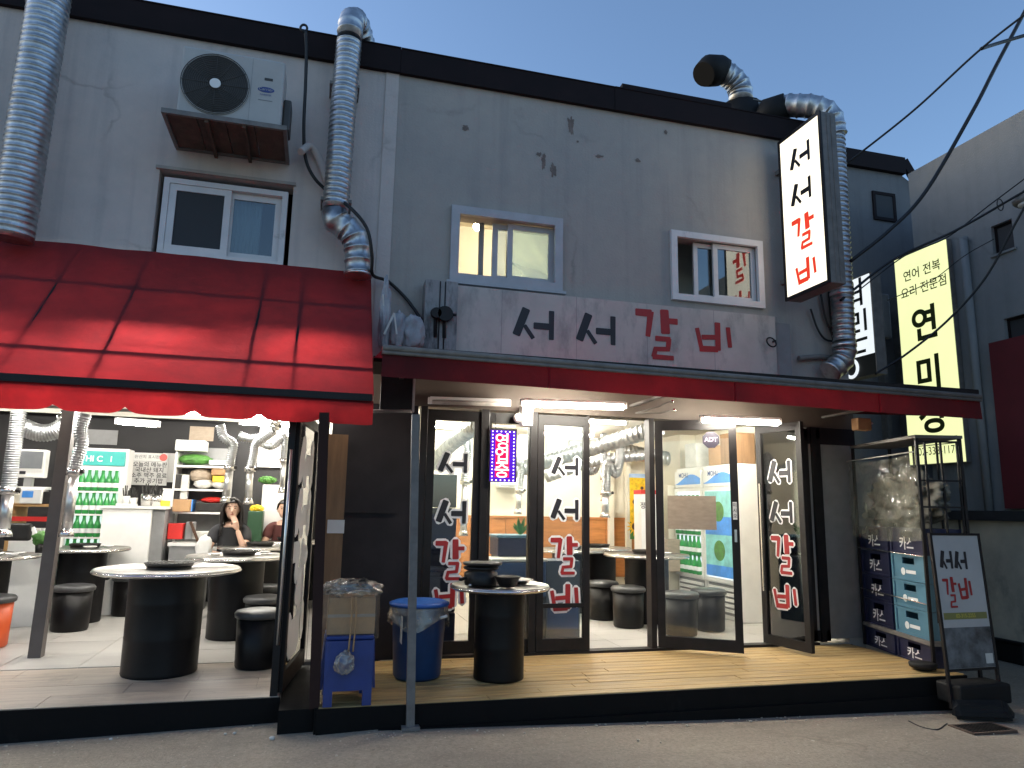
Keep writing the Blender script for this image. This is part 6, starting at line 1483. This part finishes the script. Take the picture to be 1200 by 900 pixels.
# blue coolers by the leaf with the LED board
for i, (px0, py0, px1, py1, Y) in enumerate(((584, 627, 632, 652, 7.6), (576, 655, 640, 700, 7.3))):
    a, b = at(px0, py0, Y), at(px1, py1, Y)
    t = thing('blue_cooler', ['smaller blue cooler box on a shelf behind the plain door leaf', 'larger blue cooler box below it behind the plain door leaf'][i], 'cooler box', ((a.x+b.x)/2, Y, b.z))
    MB().bbox((a.x, Y, b.z), (b.x, Y+.4, a.z-.03), .015).build('tub', M['navy'] if i == 0 else M['binblue'], t); MB().bbox((a.x-.015, Y-.015, a.z-.029), (b.x+.015, Y+.415, a.z), .01).build('lid', M['white'] if i == 1 else M['sky_pl'], t)
    MB().box((a.x+.02, Y+.02, .001 if i else b.z-.12), (b.x-.02, Y+.38, b.z-.001)).build('stand', M['castiron'], t)
pv = thing('small_plant', 'small green plant standing behind the blue cooler boxes', 'plant', at(610, 628, 7.75)); c = at(610, 626, 7.8); MB().lathe((c.x, c.y, c.z-.10), [(.03, 0), (.04, .09), (.03, .09)], 12).build('pot', M['steel'], pv)
lf = MB()
for k in range(9): q = V(.1*cos(k*2.4), .06*sin(k*2.4), .10+.03*(k % 4)); lf.poly([c+V(0, 0, -.02), c+q*.6+V(.02, 0, 0), c+q, c+q*.6-V(.02, 0, 0)])
lf.build('foliage', M['leaf'], pv)
a, b = at(506, 557, 7.0), at(536, 640, 7.0); nv = thing('navy_crate_stack', 'tall navy crate stood on end inside, behind the left lettered leaf', 'crate', ((a.x+b.x)/2, 7.05, 0))
for k in range(5): MB().bbox((a.x-.05, 7.0, .02+.33*k), (b.x-.005*k, 7.35, .345+.33*k), .012).build('crate_tier', M['navy'], nv)
wb = thing('low_cabinet', 'dark low cabinet behind the middle lettered door leaf', 'cabinet', (2.5, 7.5, 0)); a, b = at(640, 657, 7.4), at(692, 657, 7.4)
MB().bbox((a.x, 7.4, .001), (b.x-.12, 7.75, a.z), .01).build('body', mat('navy_grey', (.03, .05, .08), .5), wb); MB().box((a.x+.02, 7.395, .1), (b.x-.14, 7.399, .35)).build('drawer', M['binblue'], wb)
ac2 = thing('wall_air_conditioner', 'white wall air conditioner high on the back wall seen beside the LED board', 'air conditioner', at(615, 568, 10.6)); a, b = at(585, 562, 10.5), at(613, 572, 10.5); MB().bbox((a.x, 10.5, b.z), (b.x, 10.74, a.z), .02).build('casing', M['white'], ac2); MB().box((a.x+.02, 10.495, b.z+.02), (b.x-.02, 10.4995, b.z+.05)).build('louvre', M['greypl'], ac2)
for i, (px, py) in enumerate(((650, 524), (676, 524), (617, 505))):
    a = at(px, py, 10.74); t = thing('wall_picture', ['left of two pale framed notices high on the back wall above the middle leaf', 'right of two pale framed notices high on the back wall above the middle leaf', 'pale framed notice high on the back wall beside the LED board'][i], 'notice', a); MB().box((a.x-.13, 10.76, a.z-.11), (a.x+.13, 10.785, a.z+.11)).build('frame', M['greypl'], t); MB().box((a.x-.11, 10.755, a.z-.09), (a.x+.11, 10.7595, a.z+.09)).build('sheet', M['paper'], t)

# ================================================================== PEOPLE
def person(label, P_, shirt_m, hairlen, hand_up='R', yaw=0., scale=1., pal=None):
    """seated figure: skeleton skinned, head and hands joined, remeshed to one body; shirt, hair, features are children. P_ = seat point; faces -y"""
    t = thing('person', label, 'person', (0, 0, 0))
    J = {'pel': (0, 0, .10), 'waist': (0, -.02, .26), 'chest': (0, -.05, .43), 'neck0': (0, -.06, .56), 'neck': (0, -.075, .64)}
    s = 1 if hand_up == 'R' else -1     # raised arm on +x
    J['shU'] = (.165*s, -.05, .53); J['elU'] = (.175*s, -.27, .30); J['wrU'] = (.07*s, -.215, .55)
    J['shD'] = (-.165*s, -.05, .53); J['elD'] = (-.235*s, -.16, .285); J['wrD'] = (-.045*s, -.36, .27)
    for sx, n_ in ((1, 'L'), (-1, 'R')):
        J['hip'+n_] = (.09*sx, -.02, .09); J['kn'+n_] = (.12*sx, -.43, .10); J['an'+n_] = (.11*sx, -.40, -.36); J['to'+n_] = (.12*sx, -.56, -.41)
    Rr = {'pel': .145, 'waist': .125, 'chest': .135, 'neck0': .075, 'neck': .05, 'shU': .062, 'shD': .062, 'elU': .042, 'elD': .042, 'wrU': .028, 'wrD': .028, 'hipL': .09, 'hipR': .09, 'knL': .062, 'knR': .062, 'anL': .042, 'anR': .042, 'toL': .032, 'toR': .032}
    Ed = [('pel', 'waist'), ('waist', 'chest'), ('chest', 'neck0'), ('neck0', 'neck'), ('neck0', 'shU'), ('shU', 'elU'), ('elU', 'wrU'), ('neck0', 'shD'), ('shD', 'elD'), ('elD', 'wrD')]
    for n_ in 'LR': Ed += [('pel', 'hip'+n_), ('hip'+n_, 'kn'+n_), ('kn'+n_, 'an'+n_), ('an'+n_, 'to'+n_)]
    def skin(edges, grow=0., sub=1):
        names = []; [names.append(q) for e in edges for q in e if q not in names]
        me = bpy.data.meshes.new('tmp'); me.from_pydata([J[q] for q in names], [(names.index(a), names.index(b)) for a, b in edges], [])
        o = bpy.data.objects.new('tmp', me); COL.objects.link(o); md = o.modifiers.new('s', 'SKIN'); o.modifiers.new('u', 'SUBSURF').levels = sub
        for i, q in enumerate(names): me.skin_vertices[0].data[i].radius = (Rr[q]+grow,)*2
        me.skin_vertices[0].data[names.index('chest' if 'chest' in names else 'pel')].use_root = True
        bpy.context.view_layer.update(); r_ = bpy.data.meshes.new_from_object(o.evaluated_get(bpy.context.evaluated_depsgraph_get()))
        bpy.data.objects.remove(o); bm = bmesh.new(); bm.from_mesh(r_); bpy.data.meshes.remove(r_); return bm
    mb = MB(); mb.add(skin(Ed, 0, 2), 0, True)
    hc = V(0, -.105, .775)
    mb.ball(hc, .076, .092, .112, 3); mb.ball(hc+V(0, -.03, -.055), .058, .062, .062, 3)
    mb.tube([hc+V(0, -.085, .015), hc+V(0, -.112, -.028), hc+V(0, -.09, -.036)], [.009, .016, .013], 8)
    for sx in (1, -1): mb.ball(hc+V(.077*sx, .012, -.01), .012, .022, .033, 2)
    # hands: palm, four bent fingers, thumb
    def hand(w, d, n_, sd, curl):
        w, d, n_ = Vector(w), Vector(d).normalized(), Vector(n_).normalized(); u = d.cross(n_)
        mb.tube([w, w+d*.03, w+d*.085], [.026, .033, .034], 10)
        for k, L in enumerate((.075, .085, .078, .06)):
            b0 = w+d*.085+u*(.027-.018*k); p = [b0, b0+d*L*.45+n_*curl*.015, b0+d*L*.8+n_*curl*.045, b0+d*L*.9+n_*curl*.065]; mb.tube(p, [.0095, .009, .0085, .007], 7)
        b0 = w+d*.03+u*.03*sd; mb.tube([b0, b0+d*.03+u*.028*sd+n_*.01, b0+d*.055+u*.03*sd+n_*.02], [.012, .011, .008], 7)
    hand(J['wrU'], V(*J['wrU'])*0+V(-.05*s, -.0, .16), V(-.2*s, .8, .1), 1, .8)
    hand(J['wrD'], V(.8*s, -.25, -.02), V(0, 0, -1), 1, .35)
    bm = mb.bm
    me = bpy.data.meshes.new('tmp'); bm.to_mesh(me); bm.free(); o = bpy.data.objects.new('tmp', me); COL.objects.link(o)
    md = o.modifiers.new('r', 'REMESH'); md.mode = 'VOXEL'; md.voxel_size = .007; md.use_smooth_shade = True; sm = o.modifiers.new('s', 'SMOOTH'); sm.iterations = 3; sm.factor = .5
    bpy.context.view_layer.update(); r_ = bpy.data.meshes.new_from_object(o.evaluated_get(bpy.context.evaluated_depsgraph_get())); bpy.data.objects.remove(o)
    body = bpy.data.objects.new('body', r_); COL.objects.link(body); body.parent = t; r_.materials.clear(); r_.materials.append(M['skin'])
    # shirt with short sleeves
    J['slU'] = tuple(Vector(J['shU']).lerp(Vector(J['elU']), .62)); J['slD'] = tuple(Vector(J['shD']).lerp(Vector(J['elD']), .62)); Rr['slU'] = Rr['slD'] = .060
    q = MB(); q.add(skin([('pel', 'waist'), ('waist', 'chest'), ('chest', 'neck0'), ('neck0', 'shU'), ('shU', 'slU'), ('neck0', 'shD'), ('shD', 'slD')], .014, 2), 0, True); q.build('shirt', shirt_m, t)
    q = MB(); q.add(skin([('pel', 'hipL'), ('hipL', 'knL'), ('knL', 'anL'), ('pel', 'hipR'), ('hipR', 'knR'), ('knR', 'anR')] if False else [('waist', 'pel'), ('pel', 'hipL'), ('hipL', 'knL'), ('knL', 'anL'), ('pel', 'hipR'), ('hipR', 'knR'), ('knR', 'anR')], .008, 2), 0, True); q.build('trousers', M['tee'], t)
    # hair
    q = MB(); bm = bmesh.new(); bmesh.ops.create_icosphere(bm, subdivisions=4, radius=1)
    for v in list(bm.verts):
        c = v.co.copy()
        front = c.y < -.30 and c.z < .42+.10*abs(c.x); low = c.z < (-.15 if hairlen < .1 else -2)
        if front or (low and c.y < .75) or (hairlen >= .1 and c.y < -.1 and abs(c.x) < .62 and c.z < .4): bm.verts.remove(v); continue
        k = 1+.05*noise.noise(c*5)
        v.co = hc+V(c.x*.088*k, .006+c.y*.102*k, .012+c.z*.118*k)
        if hairlen >= .1 and c.z < -.1: v.co.z -= hairlen*.6*min(1, (-.1-c.z)/.6); v.co.x *= 1.12
    bmesh.ops.solidify(bm, geom=bm.faces[:], thickness=-.01); q.add(bm, 0, True); q.build('hair', M['hair'], t)
    if hairlen >= .1:
        q = MB(); rr_ = random.Random(4)
        for sx in (1, -1):
            for k in range(34):
                f = k/33; a0 = hc+V(.012+.012*rr_.random()*sx, -.06+.13*f, .122-.03*f*f)
                o1 = .094+.012*rr_.random(); wv = .012*sin(k*1.7); L = .16+.10*rr_.random()
                pts = [a0, hc+V(sx*.055, -.085+.15*f, .095), hc+V(sx*o1, -.075+.16*f, .02+wv), hc+V(sx*(o1+.008+wv), -.07+.15*f, -.08), hc+V(sx*(o1+.012*rr_.random()), -.075+.15*f+wv, -.08-L*.55), hc+V(sx*(o1-.02+.05*rr_.random()), -.085+.15*f-wv, -.08-L)]
                q.tube(spline(pts, 5), [.009]*18+[.008, .007, .006, .005, .004, .0035, .003, .002], 5)
        q.build('hair_strands', M['hair'], t)
    for sx in (1, -1):
        MB().ball(hc+V(.03*sx, -.088, .012), .011, .006, .006, 2).build('eye', M['brown'], t)
        MB().tube([hc+V(.016*sx, -.092, .03), hc+V(.032*sx, -.091, .035), hc+V(.046*sx, -.082, .030)], .0035, 6).build('eyebrow', M['hair'], t)
    MB().tube([hc+V(-.02, -.089, -.058), hc+V(0, -.094, -.057), hc+V(.02, -.089, -.058)], .005, 6).build('mouth', mat('lips', (.42, .12, .11), .4), t)
    t.location = P_; t.rotation_euler = (0, 0, yaw); t.scale = (scale,)*3
    return t
wp_ = at(272, 597, 9.42)
person('seated woman in a black t-shirt resting her chin on her raised hand', (wp_.x+.0, 9.50, wp_.z-.81), M['tee'], .16, 'R', radians(4), 1.05)
mp = at(331, 597, 10.25)
person('seated short haired person in a maroon top, half hidden by the door post', (mp.x+.02, 10.33, mp.z-.775), M['maroon'], .02, 'R', radians(2))
st('black drum stool under the seated woman', wp_.x, 9.55, 1.25); st('black drum stool under the person in maroon', mp.x, 10.4, 1.2)
